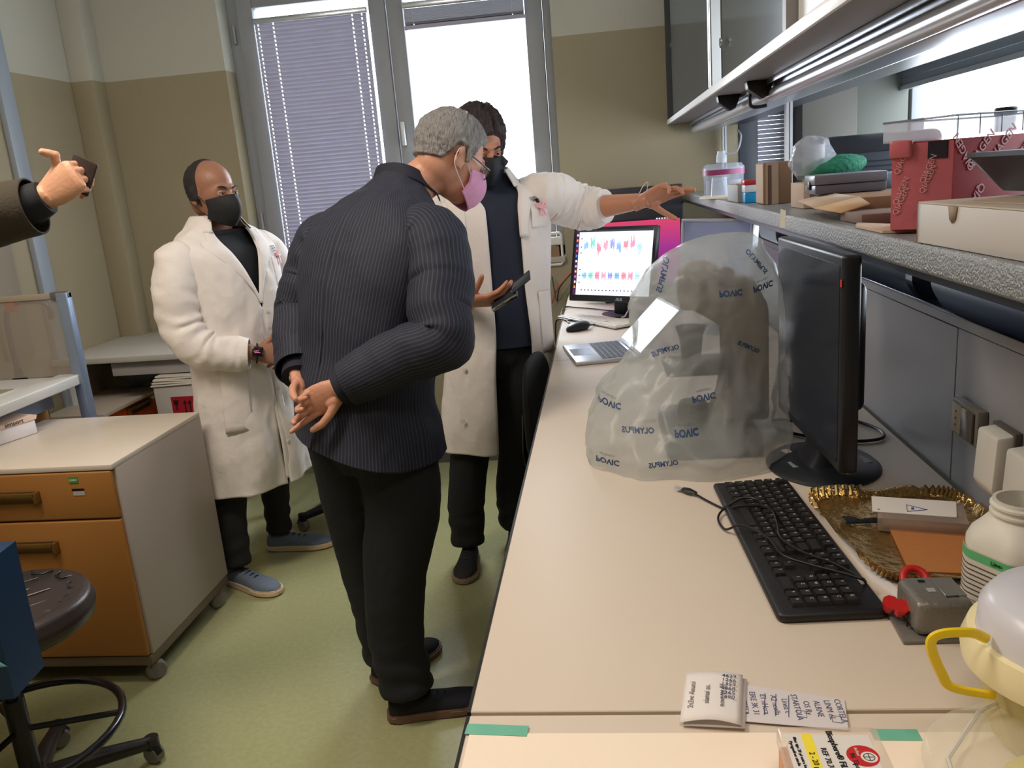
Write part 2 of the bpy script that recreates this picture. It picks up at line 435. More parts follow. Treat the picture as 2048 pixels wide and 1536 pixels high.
# wall cabinet above
cab = thing('upper_cabinet', 'long glass-doored upper cabinet hanging over the shelf', 'cabinet', (.55, 2.2, 1.70))
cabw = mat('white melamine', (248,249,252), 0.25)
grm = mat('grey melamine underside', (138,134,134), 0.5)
CY0, CY1, CX, CZ = .55, 4.28, .357, 1.703
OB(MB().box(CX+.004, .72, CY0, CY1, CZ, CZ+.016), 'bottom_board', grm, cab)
OB(MB().box(CX-.004, CX+.004, CY0, CY1, CZ, CZ+.022, bev=.001), 'front_edge', cabw, cab)
OB(MB().box(CX, .72, CY1-.02, CY1, CZ, 2.45), 'end_panel', mat('dark grey end panel', (72,78,80), .5), cab)
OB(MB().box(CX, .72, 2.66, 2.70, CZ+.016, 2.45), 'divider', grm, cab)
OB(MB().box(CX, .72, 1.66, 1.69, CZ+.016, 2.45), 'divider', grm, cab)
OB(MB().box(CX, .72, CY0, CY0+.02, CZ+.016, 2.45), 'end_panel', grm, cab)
OB(MB().box(CX, .72, CY0, CY1, 2.45, 2.47), 'top_board', cabw, cab)
OB(MB().box(.70, .72, 1.69, CY1, CZ+.016, 2.45), 'back_panel', mat('dim cabinet back', (92,100,104), .5), cab)
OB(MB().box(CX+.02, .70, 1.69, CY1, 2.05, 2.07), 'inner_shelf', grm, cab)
dg = mat('dark glass door', (58,70,80), 0.12, alpha=0.88, var=(4,.15))
d1 = OB(MB().box(CX+.008, CX+.013, 2.76, 4.06, CZ+.024, 2.43), 'glass_door', dg, cab)
d2 = OB(MB().box(CX+.002, CX+.007, 1.70, 2.47, CZ+.024, 2.43), 'glass_door', dg, cab)
OB(MB().box(CX+.0, CX+.012, 2.47, 2.66, CZ+.022, 2.45), 'door_stile', mat('olive grey stile', (104,104,98), .45), cab)
OB(MB().box(CX-.004, CX+.014, 2.66, 2.685, CZ+.022, 2.45, bev=.003).box(CX-.004, CX+.014, 2.695, 2.72, CZ+.022, 2.45, bev=.003), 'door_profile', alu, cab)
k = MB().lathe([(.011,0),(.011,.004),(.006,.006),(.006,.003)], (CX-.012, 2.41, 1.815), 16, axis='x').box(CX-.012, CX-.004, 2.407, 2.413, 1.80, 1.812)
OB(k, 'door_lock', chrome, cab)
OB(MB().box(CX+.02, CX+.045, .95, 1.655, CZ+.018, 2.10, bev=.004), 'white_bay_panel', mat('plain white panel', (240,240,238), .4), cab)  # one plain white panel standing in the open cabinet bay
# lamp strip under the cabinet
ls = thing('strip_light', 'long aluminium strip light under the upper cabinet', 'light', (.50, 2.2, 1.68))
OB(MB().prism([(.47,1.702),(.60,1.702),(.60,1.665),(.56,1.655),(.50,1.655),(.472,1.685)], 'y', .6, 4.22, bev=.002), 'housing', alu, ls)
OB(MB().tube([(.475,.6,1.667),(.475,4.2,1.667)], .017, 14), 'tube_cover', mat('satin white tube', (215,218,225), .22, .35), ls)
OB(MB().box(.452,.458,.6,4.2,1.690,1.702,bev=.001), 'profile_lip', alu, ls)
OB(MB().box(.61,.72,.6,4.22,1.675,1.702), 'cable_tray', mat('dark rail'), ls)
for (x, y, lb) in ((.415, 2.75, 'black triangular bracket under the cabinet, the one nearer the back wall'), (.435, 2.35, 'black triangular bracket under the cabinet beside the hooked handle')):
    tag(MB().prism([(x-.034,1.7025),(x+.038,1.7025),(x+.022,1.662),(x+.006,1.655),(x-.03,1.682)], 'y', y-.02, y+.02, bev=.003).build('cabinet_bracket', black_pl), lb, 'bracket', 'triangular brackets under the cabinet')
tag(MB().tube(curve_pts([(.433,2.45,1.70),(.430,2.45,1.66),(.436,2.45,1.645),(.455,2.45,1.643),(.475,2.45,1.645)],4), .005, 8).build('hooked_handle', black_pl), 'black curved handle hooked under the strip light', 'handle')

# sockets on the service panel
def socket_plug(y, z, lb, kind):
    if kind == 'box':
        t = thing('wall_socket', lb, 'socket', (XB+.006, y, z))
        MB().box(-.018, 0, -.05, .05, -.032, .032, bev=.004).build('housing', mat('grey socket housing', (120,116,110), .4), t)
        MB().box(-.024, -.018, -.042, .002, -.026, .026, bev=.002).build('cover_flap', mat('smoked flap', (96,92,88), .2), t)
        MB().box(-.021, -.0175, .008, .044, -.026, .026, bev=.002).build('outlet', mat('pale socket', (190,180,160), .4), t)
        m = MB()
        for dz in (-.012, 0, .012): m.lathe([(.0022,-.0215),(.0022,-.021)], (0,.026,dz), 8, axis='x')
        m.build('pin_holes', black_pl, t)
    else:
        t = thing('dispenser_box', lb, 'box', (XB+.006, y, z))
        MB().prism([(-.0,-.055),(-.028,-.055),(-.04,-.035),(-.036,.05),(0,.055)], 'y', -.034, .034, bev=.006).build('cover', white_pl, t)
        MB().box(-.012, 0, -.037, .037, -.045, .058, bev=.002).build('back_plate', mat('grey back plate', (88,84,78), .5), t)
socket_plug(1.41, 1.04, 'grey double socket with smoked flap on the service panel', 'box')
socket_plug(1.285, 1.012, 'white rounded plug box on the service panel, right beside the grey socket', 'p')
socket_plug(1.19, 1.008, 'white rounded plug box on the service panel, cut by the right edge of the photo', 'p')

# ---------------------------------------------------------------- pedestals
mus = mat('mustard drawer front', (158,108,54), 0.42, var=(2,.06))
org = mat('orange drawer front', (226,96,38), 0.42)
cream_top = mat('cream laminate', (208,196,182), 0.4)
grey_side = mat('taupe grey cabinet side', (172,160,152), 0.5, var=(2,.03))
def castor(par, x, y, z=0.0, a=0, r=.028, body=None, nm='castor'):
    R_ = Matrix.Rotation(a, 3, 'Z'); m = MB()
    m.lathe([(.0,-.016),(r*.8,-.016),(r,-.010),(r,.010),(r*.8,.016),(0,.016)], (0,0,0), 20, axis='x', cap=False)
    for v in m.bm.verts: v.co = R_ @ Vector(v.co) + Vector((x, y, z+r))
    c = m.build(nm, mat('grey castor rubber', (120,114,108), .6), par)
    m2 = MB(); m2.tube([Vector((x,y,z+r))+R_@Vector((0,-.022,.005)), Vector((x,y,z+r))+R_@Vector((0,-.008,.034)), Vector((x,y,z+r))+R_@Vector((0,.012,.036))], .008, 8, flat=(1,1.9))
    m2.lathe([(.009,r+.02),(.009,.078)], (x,y+.0,z), 10)
    m2.build('castor_fork', body or mat('grey castor fork', (150,145,138), .35, .3), c)
    return c
def drawer_front(par, x0, x1, y, z0, z1, m_, hx, hz, hw=.17, axis='y'):
    """front lies in a plane; axis 'y': faces -y; axis 'x': faces +x (x0,x1 are y values, y is x)"""
    def B(mb, a0, a1, d0, d1, c0, c1, **k):
        if axis == 'y': mb.box(a0, a1, y-d1, y-d0, c0, c1, **k)
        else: mb.box(y+d0, y+d1, a0, a1, c0, c1, **k)
        return mb
    d = B(MB(), x0, x1, 0, .020, z0, z1, bev=.006, seg=3).build('drawer', m_, par)
    h = MB(); B(h, hx-hw/2, hx+hw/2, .020, .024, hz-.020, hz+.020, bev=.002)
    h.build('handle_recess', mat('dark handle recess', (86,60,30), .4), d)
    h = MB(); B(h, hx-hw/2, hx+hw/2-.005, .036, .044, hz+.006, hz+.020, bev=.002); B(h, hx+hw/2-.012, hx+hw/2, .022, .044, hz-.016, hz+.020, bev=.003); B(h, hx-hw/2, hx-hw/2+.012, .022, .044, hz-.016, hz+.020, bev=.003)
    h.build('handle', mat('bronze handle', (150,120,70), .3, .8), d)
    return d
ped = thing('drawer_pedestal', 'mustard drawer pedestal on castors with a cream top, in the left foreground', 'drawer unit', (0,0,0))
px0, px1, py0, py1 = -2.13, -1.51, 2.235, 2.79
MB().box(px0, px1, py0-.018, py1, .745, .762, bev=.002).build('top', cream_top, ped)
MB().box(px0, px1, py0, py1, .105, .745, bev=.002).build('carcass', grey_side, ped)
MB().box(px0+.004, px1-.002, py0-.014, py1-.003, .07, .104, bev=.003).build('plinth', mat('brown plinth', (104,90,74), .5), ped)
d = drawer_front(ped, px0+.004, px1-.006, py0, .588, .742, mus, -1.885, .668, .25)
dl = MB().box(-1.655, -1.625, py0-.0215, py0-.020, .708, .728); dl.build('green_sticker', mat('green sticker', (70,130,70), .4), d)
MB().box(-1.652, -1.612, py0-.0215, py0-.020, .682, .690).build('black_label', black_pl, d)
MB().box(-1.650, -1.612, py0-.0215, py0-.020, .668, .682).build('silver_label', mat('silver label', (175,170,165), .4), d)
text('LABO', .010, frame((-1.64, py0-.0218, .718), (1,0,0), (0,0,1)), white_pl, d)
drawer_front(ped, px0+.004, px1-.006, py0, .108, .583, mus, -1.86, .50, .25)
for x, y, a in ((-1.530,2.262,-.7),(-1.535,2.72,-.4),(-2.05,2.3,0),(-2.05,2.72,1)): castor(ped, x, y, a=a, r=.033)
# orange pedestal under the back bench
op = thing('drawer_pedestal', 'orange drawer pedestal with cream top under the back bench', 'drawer unit')
ox1, oy0, oy1 = -2.34, 3.43, 4.0
MB().box(-2.63, ox1+.02, oy0, oy1, .585, .603, bev=.002).build('top', cream_top, op)
MB().box(-2.63, ox1-.02, oy0+.005, oy1, .07, .585, bev=.002).build('carcass', mat('cream side', (196,184,170), .5), op)
d = drawer_front(op, oy0+.01, oy1-.005, ox1-.02, .47, .58, org, 3.74, .55, .2, 'x')
MB().box(ox1, ox1+.002, 3.86, 3.92, .555, .572).build('white_label', mat('label white', (225,220,215), .5), d)
d = drawer_front(op, oy0+.01, oy1-.005, ox1-.02, .355, .465, org, 3.74, .435, .2, 'x')
drawer_front(op, oy0+.01, oy1-.005, ox1-.02, .08, .35, org, 3.74, .3, .2, 'x')
for x in (-2.58, -2.4):
    for y in (3.5, 3.93): castor(op, x, y, a=.4)

# ---------------------------------------------------------------- back bench (L shape) in the corner
bb = thing('corner_bench', 'pale corner bench against the back wall left of the window', 'bench', (0,0,0))
gtop = mat('grey white laminate', (188,184,178), 0.4)
MB().box(X0+.004, -1.58, 3.58, 4.285, .812, .84, bev=.003).build('worktop', gtop, bb)
MB().box(-2.36, -1.60, 3.62, 3.64, .74, .812, bev=.002).build('apron', mat('light grey apron', (172,168,168), .45), bb)
for x in (X0+.02, -1.64):
    MB().box(x, x+.04, 3.64, 3.68, 0, .812, bev=.002).build('leg', steel_w, bb); MB().box(x, x+.04, 4.2, 4.24, 0, .812, bev=.002).build('leg', steel_w, bb)
t = thing('marker_pen', 'orange object with a white tip lying on the corner bench', 'marker', (-2.20, 3.98, .84), 1.2)
MB().lathe([(.0,-.05),(.018,-.048),(.022,0),(.022,.05),(.0,.052)], (0,0,.022), 16, axis='x', cap=False).build('barrel', mat('bright orange', (240,84,30), .4), t)
MB().lathe([(.012,.05),(.006,.075),(0,.078)], (0,0,.018), 12, axis='x', cap=False, M=Matrix.Rotation(math.pi,3,'Z')).build('tip', white_pl, t)
# box with red fragile label
bx = thing('shipping_box', 'white cardboard box with a red fragile label under the corner bench', 'box', (-2.005, 3.7, 0))
MB().box(-.135, .115, -.13, .15, .35, .69, bev=.004).build('box_body', mat('white cardboard', (196,190,186), .7), bx)
MB().box(-.135, .115, -.13, .15, 0, .349, bev=.004).build('lower_box', mat('white cardboard', (196,190,186), .7), bx)
m = MB()
for k in range(5): m.box(-.14+.004*k, .115-.003*k, -.14+.006*k, .14, .692+.009*k, .698+.009*k, rot=RY(1.5*(k%3-1)))
m.build('paper_stack', mat('paper', (222,216,206), .7), bx)
lab_ = MB().box(-.055, .06, -.1325, -.131, .525, .635).build('fragile_label', mat('red label', (170,30,44), .5), bx)
m = MB()
for x in (.012, .036):
    m.box(x-.003, x+.003, -.1335, -.1325, .555, .60).prism([(x-.010,.60),(x+.010,.60),(x,.618)], 'y', -.1335, -.1325)
m.box(.0, .048, -.1335, -.1325, .547, .551)
m.prism([(-.045,.618),(-.018,.618),(-.022,.596),(-.029,.590),(-.029,.576),(-.024,.572),(-.039,.572),(-.034,.576),(-.034,.590),(-.041,.596)], 'y', -.1335, -.1325)
m.build('arrow_print', mat('label print black', (40,14,18), .6), bx)
tag(MB().box(-1.868, -1.845, 3.60, 3.85, .25, .68, bev=.003).build('yellow_folder', mat('yellow folder', (214,176,50), .5)), 'yellow folder upright beside the white cardboard box', 'folder')
def bagf(u, v):
    a = u*2*math.pi; r = .5+.5*math.sin(math.pi*min(1, v*1.02))
    n_ = noise.noise(Vector((math.cos(a)*2, math.sin(a)*2, v*4)))*.03
    return (-2.22+(.12*r+n_)*math.cos(a), 4.02+(.10*r+n_)*math.sin(a), .603+v*.15+.02*noise.noise(Vector((a, v*3, 1))))
tag(MB().grid(bagf, 24, 10, closed_u=True).build('plastic_bag', mat('grey plastic bag', (110,110,122), .35, bump=(20,.4))), 'crumpled grey plastic bag in the dark under the corner bench', 'bag')
bpy.data.objects['plastic_bag'].location = (-.22, -.02, .012)

# ---------------------------------------------------------------- sink unit at the left
su = thing('sink_unit', 'white-topped sink unit with glass splash screen and mustard drawers at the left edge', 'sink unit')
sx1, sy0, sy1 = -2.035, 1.9, 2.93
blg = mat('blue grey panel', (120,130,152), .4)
topm = mat('white sink top', (205,205,202), .35)
MB().box(X0+.004, sx1-.10, sy0, sy1, .86, .895, bev=.004).build('worktop', topm, su)
MB().box(sx1-.10, sx1, sy0, sy1, .865, .905, bev=.006, seg=3).build('raised_edge', topm, su)
MB().box(X0+.06, sx1-.16, 2.05, 2.75, .8951, .897, bev=.0005, seg=1).build('basin', mat('beige basin', (150,140,120), .3), su)
MB().box(X0+.004, sx1-.15, sy0, sy1-.03, .08, .86, bev=.002).build('carcass', mat('dark carcass', (50,46,42), .6), su)
MB().box(sx1-.12, sx1-.10, sy0, sy1-.06, .79, .86, bev=.002).build('fascia', blg, su)
d = drawer_front(su, 1.95, sy1-.06, sx1-.15, .60, .785, mus, 2.1, .69, .2, 'x')
MB().box(sx1-.129, sx1-.1275, 2.66, 2.70, .735, .755).build('black_label', black_pl, d)
MB().box(sx1-.129, sx1-.1275, 2.745, 2.785, .738, .762).build('green_sticker', mat('green sticker'), d)
drawer_front(su, 1.95, sy1-.06, sx1-.15, .10, .595, mus, 2.1, .5, .2, 'x')
MB().prism([(sx1-.03,sy1-.02),(sx1+.01,sy1-.02),(sx1+.012,sy1),(sx1+.012,sy1+.02),(sx1-.03,sy1+.02)], 'z', 0, 1.222, bev=.003).build('post', mat('blue grey aluminium', (140,156,182), .3, .6), su)
MB().box(X0+.01, sx1-.03, sy1-.005, sy1+.012, 1.20, 1.222, bev=.003).build('top_rail', mat('taupe rail', (160,148,132), .4, .2), su)
MB().box(sx1-.06, sx1+.012, sy1-.012, sy1+.022, 1.196, 1.226, bev=.006).build('corner_cap', mat('grey corner cap', (92,88,88), .5), su)
MB().box(X0+.01, sx1-.03, sy1, sy1+.006, .90, 1.20).build('glass_screen', mat('smoky glass', (150,140,128), .08, alpha=.55), su)
# tap and red bottle behind the glass
tp = thing('lab_tap', 'curved blue-grey tap seen through the glass screen', 'tap', (-2.45, 3.12, .90))
MB().tube(curve_pts([(0,0,-.05),(0,0,.2),(.05,0,.27),(.16,0,.275),(.2,0,.25),(.2,0,.2)],6), .012, 10).build('spout', mat('blue grey tap', (90,110,140), .3, .5), tp)
MB().lathe([(.03,0),(.03,.02),(.016,.03),(.016,.06)], (0,0,-.06), 16).build('base', dark_metal, tp)
MB().box(.02,.06,-.02,.02,.24,.29,bev=.005).build('valve_knob', mat('red knob', (210,60,40), .4), tp)

# tissue pack on the pedestal
tk = thing('label_pack', 'white printed paper pack lying on the mustard pedestal at the left edge', 'pack', (-2.10, 2.56, .762), 1.25)
m = MB(); m.box(-.10, .07, -.055, .055, 0, .052, bev=.006); m.build('pack_body', mat('glossy white wrap', (232,230,236), .3, bump=(30,.3)), tk)
MB().prism([(-.10,.0521),(.072,.0521),(.078,.066),(.06,.070),(-.10,.064)], 'y', -.057, .045).build('open_flap', mat('peach paper', (232,206,188), .6), tk)
text('simport', .022, frame((-.01, -.0578, .061), (1,0,0), (0,0,1)), black_pl, tk)
text('LABEL', .02, frame((.0715, 0, .03), (0,1,0), (0,0,1)), black_pl, tk)

# ---------------------------------------------------------------- stool and chairs
def star_base(par, R_, z, ang0, mt, rc=.028):
    hub = MB().lathe([(.045,z-.02),(.05,z+.0),(.035,z+.05),(.03,z+.06)], (0,0,0), 20).build('base_hub', mt, par)
    for k in range(5):
        a = ang0+k*2*math.pi/5; c, s = math.cos(a), math.sin(a)
        m = MB(); m.tube([(c*.03,s*.03,z+.02),(c*R_*.5,s*R_*.5,z+.012),(c*R_*.9,s*R_*.9,z-.008),(c*R_,s*R_,z-.012)], [.03,.024,.019,.016], 10, flat=(1.0,1.0))
        m.lathe([(.020,z-.028),(.020,z+.004)], (c*R_,s*R_,0), 12)
        m.build('base_arm', mt, par)
        for q in (-1, 1):
            pass
        castor(par, c*R_, s*R_, 0, a+.6, r=rc, body=black_pl)
st = thing('lab_stool', 'dark brown lab stool with grooved round seat and foot ring at the left edge', 'stool', (-1.525, 1.665, 0))
sm = mat('dark polyurethane', (52,44,44), .36, bump=(300,.08))
def seatf(u, v):
    a = u*2*math.pi
    prof = [(0,.004),(.10,.0),(.17,.004),(.20,.012),(.215,.004),(.225,-.02),(.22,-.045),(.20,-.06),(.08,-.062),(0.0,-.062)]
    t = v*(len(prof)-1); i = min(int(t), len(prof)-2); f = t-i
    r = prof[i][0]*(1-f)+prof[i+1][0]*f; z = prof[i][1]*(1-f)+prof[i+1][1]*f
    k = 1+.06*math.cos(2*a)
    return (r*math.cos(a)*k, r*math.sin(a)*(1.02), .585+z + (.008*math.cos(a+.5) if v < .5 else 0))
m = MB().grid(seatf, 56, 28, closed_u=True); bmesh.ops.remove_doubles(m.bm, verts=m.bm.verts, dist=1e-5)
seat = m.build('seat', sm, st, ang=70)
gm = mat('groove shine', (86,78,78), .3)
m = MB()
for i in range(5):
    for j in range(5):
        x = -.12+.058*i+.02*(j%2); y = -.10+.06*j
        if x*x+y*y < .0225: m.tube([(x-.018,y-.018,.590),(x+.018,y+.018,.590)], .0022, 5)
m.build('seat_grooves', gm, seat)
m = MB()
for k in range(14):
    a = k*2*math.pi/14+.2; b = .15
    P_ = lambda r, t: (r*math.cos(t), r*math.sin(t), .5905+(.004 if r>.16 else 0))
    m.tube([P_(.195,a-b), P_(.172,a-b*.62), P_(.172,a+b*.62), P_(.195,a+b)], .0025, 5)
m.build('rim_grooves', mat('groove dark', (30,26,26), .4), seat)
MB().lathe([(.025,.10),(.025,.34),(.016,.34),(.016,.53)], (0,0,0), 16).build('gas_lift', black_pl, st)
MB().box(-.1,.1,-.08,.08,.505,.525,bev=.004).build('seat_plate', dark_metal, st)
ring = [(.235*math.cos(t*2*math.pi/40), .235*math.sin(t*2*math.pi/40), .235) for t in range(40)]
MB().tube(ring, .011, 10, closed=True).build('foot_ring', mat('black enamel', (28,28,34), .2), st)
m = MB()
for k in range(3):
    a = k*2.094+.4; m.tube([(.02*math.cos(a), .02*math.sin(a), .25), (.232*math.cos(a), .232*math.sin(a), .235)], .008, 8)
m.build('ring_spokes', black_pl, st)
star_base(st, .285, .075, .75, mat('dark brown base', (36,32,32), .35))

def office_chair(name, lb, loc, rot, seat_col, back=True, high=.50):
    t = thing(name, lb, 'chair', loc, rot)
    star_base(t, .29, .08, .3, black_pl)
    MB().lathe([(.028,.1),(.028,.3),(.018,.3),(.018,high-.05)], (0,0,0), 16).build('gas_lift', black_pl, t)
    def sf(u, v):
        a = u*2*math.pi; q = v*math.pi
        s_ = lambda c, e: math.copysign(abs(c)**e, c)
        r = math.sin(q)**.5
        return (.235*s_(math.cos(a),.6)*r, .23*s_(math.sin(a),.6)*r, high+.035*s_(math.cos(q),.8))
    MB().grid(sf, 32, 14, closed_u=True).build('seat', seat_col, t, ang=80)
    MB().box(-.1,.1,-.1,.1,high-.06,high-.03,bev=.005).build('seat_plate', black_pl, t)
    if back:
        def bf(u, v):
            a = u*2*math.pi; q = v*math.pi
            s_ = lambda c, e: math.copysign(abs(c)**e, c)
            r = math.sin(q)**.6; x = .21*s_(math.cos(a),.7)*r; z = .18*s_(math.sin(a),.7)*r
            return (x, .215+.02*s_(math.cos(q),.7)-.35*x*x, high+.23+z)
        MB().grid(bf, 36, 14, closed_u=True).build('backrest', seat_col, t, ang=80)
        MB().tube(curve_pts([(0,.1,high-.045),(0,.2,high-.04),(0,.26,high+.02),(0,.255,high+.2)],4), .018, 8, flat=(.5,1.6)).build('back_bar', black_pl, t)
    return t
office_chair('office_chair', 'black office chair with red piped seat half hidden between the two standing men', (-1.20, 3.58, 0), 2.2, mat('dark red fabric', (120,26,30), .8, bump=(300,.2)), back=False, high=.46)
office_chair('office_chair', 'black office chair with curved backrest pushed up to the bench by the pointing person', (-.045, 2.74, 0), 1.45, mat('black fabric', (40,40,44), .75, bump=(400,.2)), high=.50)
# ---------------------------------------------------------------- things on the bench
Zt = .9
paper = mat('white paper', (232,226,222), .7)
ink = mat('blue grey ink', (70,72,110), .7); ink_k = mat('black print', (30,30,34), .6)
# bench liner sheet with tape
tag(MB().box(-.176, .55, .31, .7895, .899, .9003).build('bench_liner', mat('cream paper liner', (250,234,214), .6)), 'cream paper liner covering the nearest end of the bench', 'sheet')
tealm = mat('teal tape', (112,186,162), .5, var=(30,.12))
for (x0, x1, y0, y1, r, lb) in ((-.181,-.110,.786,.804,-3.5,'strip of teal tape at the left corner of the bench liner'), (.258,.306,.776,.794,-1,'strip of teal tape on the bench liner beside the pipette tip box')):
    tag(MB().box(x0, x1, y0, y1, .9004, .9009, rot=RZ(r)).build('tape_strip', tealm), lb, 'tape')
# notes
nt_ = thing('folded_note', 'small folded white note with handwriting on the bench, left of the long handwritten sheet', 'note', (.098, .845, .9012), -.12)
m = MB(); m.grid(lambda u, v: (-.034+.066*u+.006*v, -.048+.095*v, .003+.007*math.sin(math.pi*min(1,u*.9))*(1-.3*v)), 10, 8)
m.build('top_leaf', paper, nt_, solid=.0004)
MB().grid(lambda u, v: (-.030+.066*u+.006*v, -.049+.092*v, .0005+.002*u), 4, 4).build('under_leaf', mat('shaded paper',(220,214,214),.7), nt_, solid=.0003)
def hand_lines(par, lines, ox, oy, dz, size, rot, gap, m_=ink):
    for i, s in enumerate(lines):
        c, sn = math.cos(rot), math.sin(rot)
        px, py = ox-(-sn)*0+ (sn)*gap*i, oy-c*gap*i
        text(s, size, frame((px, py, dz(px, py)), (c, sn, 0), (-sn, c, 0)), m_, par, 'handwriting', depth=.0001)
lf = lambda x, y: .0042+.007*math.sin(math.pi*min(1, ((x+.034-.006*(y+.048)/.095)/.066)*.9))*(1-.3*(y+.048)/.095)
hand_lines(nt_, ['2n2ve Anumi', 'siamai us.', 'nove un 44'], -.021, .0, lf, .0095, 1.52, .017, mat('pencil', (120,116,120), .7))
hand_lines(nt_, ['4629','1266','1359','4868','2365','2490'], .022, .038, lf, .0085, -.08, .0085)
ls_ = thing('handwritten_sheet', 'long torn white sheet of crossed-out handwriting lying by the folded note', 'sheet', (.18, .835, .9012), -.16)
MB().prism([(-.058,.034),(.064,.020),(.062,-.034),(-.05,-.036),(-.062,-.01)], 'z', 0, .0006).build('sheet_body', mat('note paper', (214,208,210), .7), ls_)
lf2 = lambda x, y: .0008
for i, s in enumerate(['BOX7ELLA', 'EIRE 3K 31', 'E1 nHcca', 'A2 ncolla', 'Linea c', 'STARTOLA', 'OS Ry', 'ALRNE', 'LINM oL', 'CORTELA']):
    text(s, .0095, frame((-.046+.0115*i, -.002, .0008), (.12,-1,0), (1,.12,0)), ink, ls_, 'handwriting', depth=.0001)
for x, y in ((-.046,-.016),(.016,-.014),(.052,-.018)):
    MB().tube([(x-.005,y-.005,.001),(x+.005,y-.006,.001),(x+.005,y+.005,.001),(x-.005,y+.006,.001)], .0003, 4, closed=True).build('ink_box', ink, ls_)
for x in (-.022, -.010, .004):
    MB().tube([(x,.018,.001),(x-.002,-.022,.001)], .0004, 4).build('strike_line', ink, ls_)

# pipette tip box
tb = thing('pipette_tip_box', 'clear pipette tip box with printed label over orange tips, at the bottom edge', 'box', (.195, .683, .9004), -.02)
MB().box(-.046,.046,-.055,.047,.0,.030,bev=.004).build('rack_base', mat('translucent orange', (226,150,80), .35, alpha=.85), tb)
m = MB()
for i in range(8):
    for j in range(9): m.lathe([(.0035,.02),(.004,.036)], (-.036+.0103*i, -.046+.0103*j, 0), 7)
tps = m.build('pipette_tips', mat('orange tips', (236,160,96), .3), tb); tps['kind'] = 'stuff'
MB().box(-.048,.048,-.057,.049,.030,.052,bev=.005).build('clear_lid', mat('clear lid', (240,226,210), .12, alpha=.38), tb)
lb_ = MB().box(-.043,.036,-.055,.034,.0522,.0526,bev=.0001,seg=1).build('paper_label', mat('label white'), tb)
MB().box(-.027,-.017,-.055,.034,.0526,.0528).build('yellow_stripe', mat('label yellow', (245,224,60), .5), lb_)
fr = lambda x, y: frame((x, y, .0529), (.05,-1,0), (1,.05,0))
text('2 - 20 µl', .0075, fr(-.022,-.005), ink_k, lb_); text('REF 70.760', .0075, fr(-.010,-.003), ink_k, lb_)
text('Biosphere® Fil. Tips', .0085, fr(.0015,.004), ink_k, lb_, bold=.0001); text('96 Tips', .007, fr(.014,-.003), ink_k, lb_)
text('Pyrogenfree sterile', .0045, fr(-.038,.006), ink_k, lb_); text('filter tips 20 µl extra long', .0045, fr(-.033,.006), ink_k, lb_)
m = MB().lathe([(.0145,.0526),(.0145,.0529)], (.023,.004,0), 40); rc = m.build('round_logo', mat('label red', (196,36,40), .5), lb_)
MB().lathe([(.0075,.0529),(.0075,.0530)], (.028,.002,0), 24).build('logo_center', mat('label white'), rc)
m = MB(); m.tube([(.028+.005*math.cos(t), .002+.005*math.sin(t), .0531) for t in [k*.6 for k in range(11)]], .0004, 4); m.tube([(.023,.002,.0531),(.033,.002,.0531)], .0004, 4); m.tube([(.028,-.003,.0531),(.028,.007,.0531)], .0004, 4)
m.build('globe_mark', ink_k, rc)
text('AirSeal', .004, frame((.019,.009,.0531),(.05,-1,0),(1,.05,0)), paper, rc)
# zip bag
zb = thing('zip_bag', 'clear zip bag with yellowish content in the lower right corner', 'bag', (.380, .710, .9055), 0)
def zf(u, v):
    a = u*2*math.pi; q = v*math.pi; s_ = lambda c, e: math.copysign(abs(c)**e, c)
    x = .10*s_(math.cos(a),.6)*math.sin(q)**.4; y = .085*s_(math.sin(a),.6)*math.sin(q)**.4
    z = .022+.02*s_(math.cos(q),.7)*(1+.5*x/.1)
    return (x, y+.35*x, z+.006*noise.noise(Vector((x*30, y*30, q))))
MB().grid(zf, 40, 18, closed_u=True).build('bag_film', mat('clear film', (236,232,214), .1, alpha=.30, bump=(14,.5)), zb)
MB().grid(lambda u, v: (.02+.06*math.cos(u*6.283)*max(0.0, math.sin(v*3.14))**.5, -.03+.045*math.sin(u*6.283)*max(0.0, math.sin(v*3.14))**.5, .018+.012*math.cos(v*3.14)), 24, 10, closed_u=True).build('yellow_content', mat('yellow content', (206,196,96), .4), zb)
MB().tube([(-.095,-.10,.03),(-.085,-.02,.042),(-.03,.045,.045),(.06,.10,.045)], .0022, 6).build('zip_strip', mat('clear film strip', (225,222,215), .2, alpha=.6), zb)
# tub with yellow handle
tubt = thing('sample_tub', 'translucent round tub with cream rim and yellow loop handle at the right edge', 'tub', (.455, .785, .9004))
MB().lathe([(.0,0),(.072,0),(.078,.005),(.090,.085)], (0,0,0), 48, cap=False).build('tub_body', mat('yellowish translucent plastic', (222,206,140), .3, alpha=.75), tubt)
MB().lathe([(.092,.078),(.104,.080),(.106,.094),(.100,.112),(.092,.112)], (0,0,0), 56, cap=False).build('rim', mat('cream rim', (242,230,184), .35), tubt)
MB().lathe([(.092,.110),(.090,.138),(.080,.152),(.05,.160),(.0,.162)], (0,0,0), 56, cap=False).build('lid_dome', mat('frosted lid', (228,228,238), .28, alpha=.85, trans=.0), tubt)
MB().lathe([(.008,.160),(.008,.166),(.005,.169)], (.012,.035,0), 16).build('lid_vent', mat('frosted lid'), tubt)
hp = [(.360,.77,1.022),(.340,.762,1.034),(.311,.76,1.034),(.303,.76,1.022),(.315,.76,.989),(.326,.76,.974),(.364,.755,.968)]
m = MB(); m.tube([tuple(Vector(p)-Vector((.455,.785,.9004))) for p in curve_pts(hp, 5)], .0052, 8, flat=(1.0,.6))
m.build('handle', mat('bright yellow plastic', (248,214,30), .35), tubt)
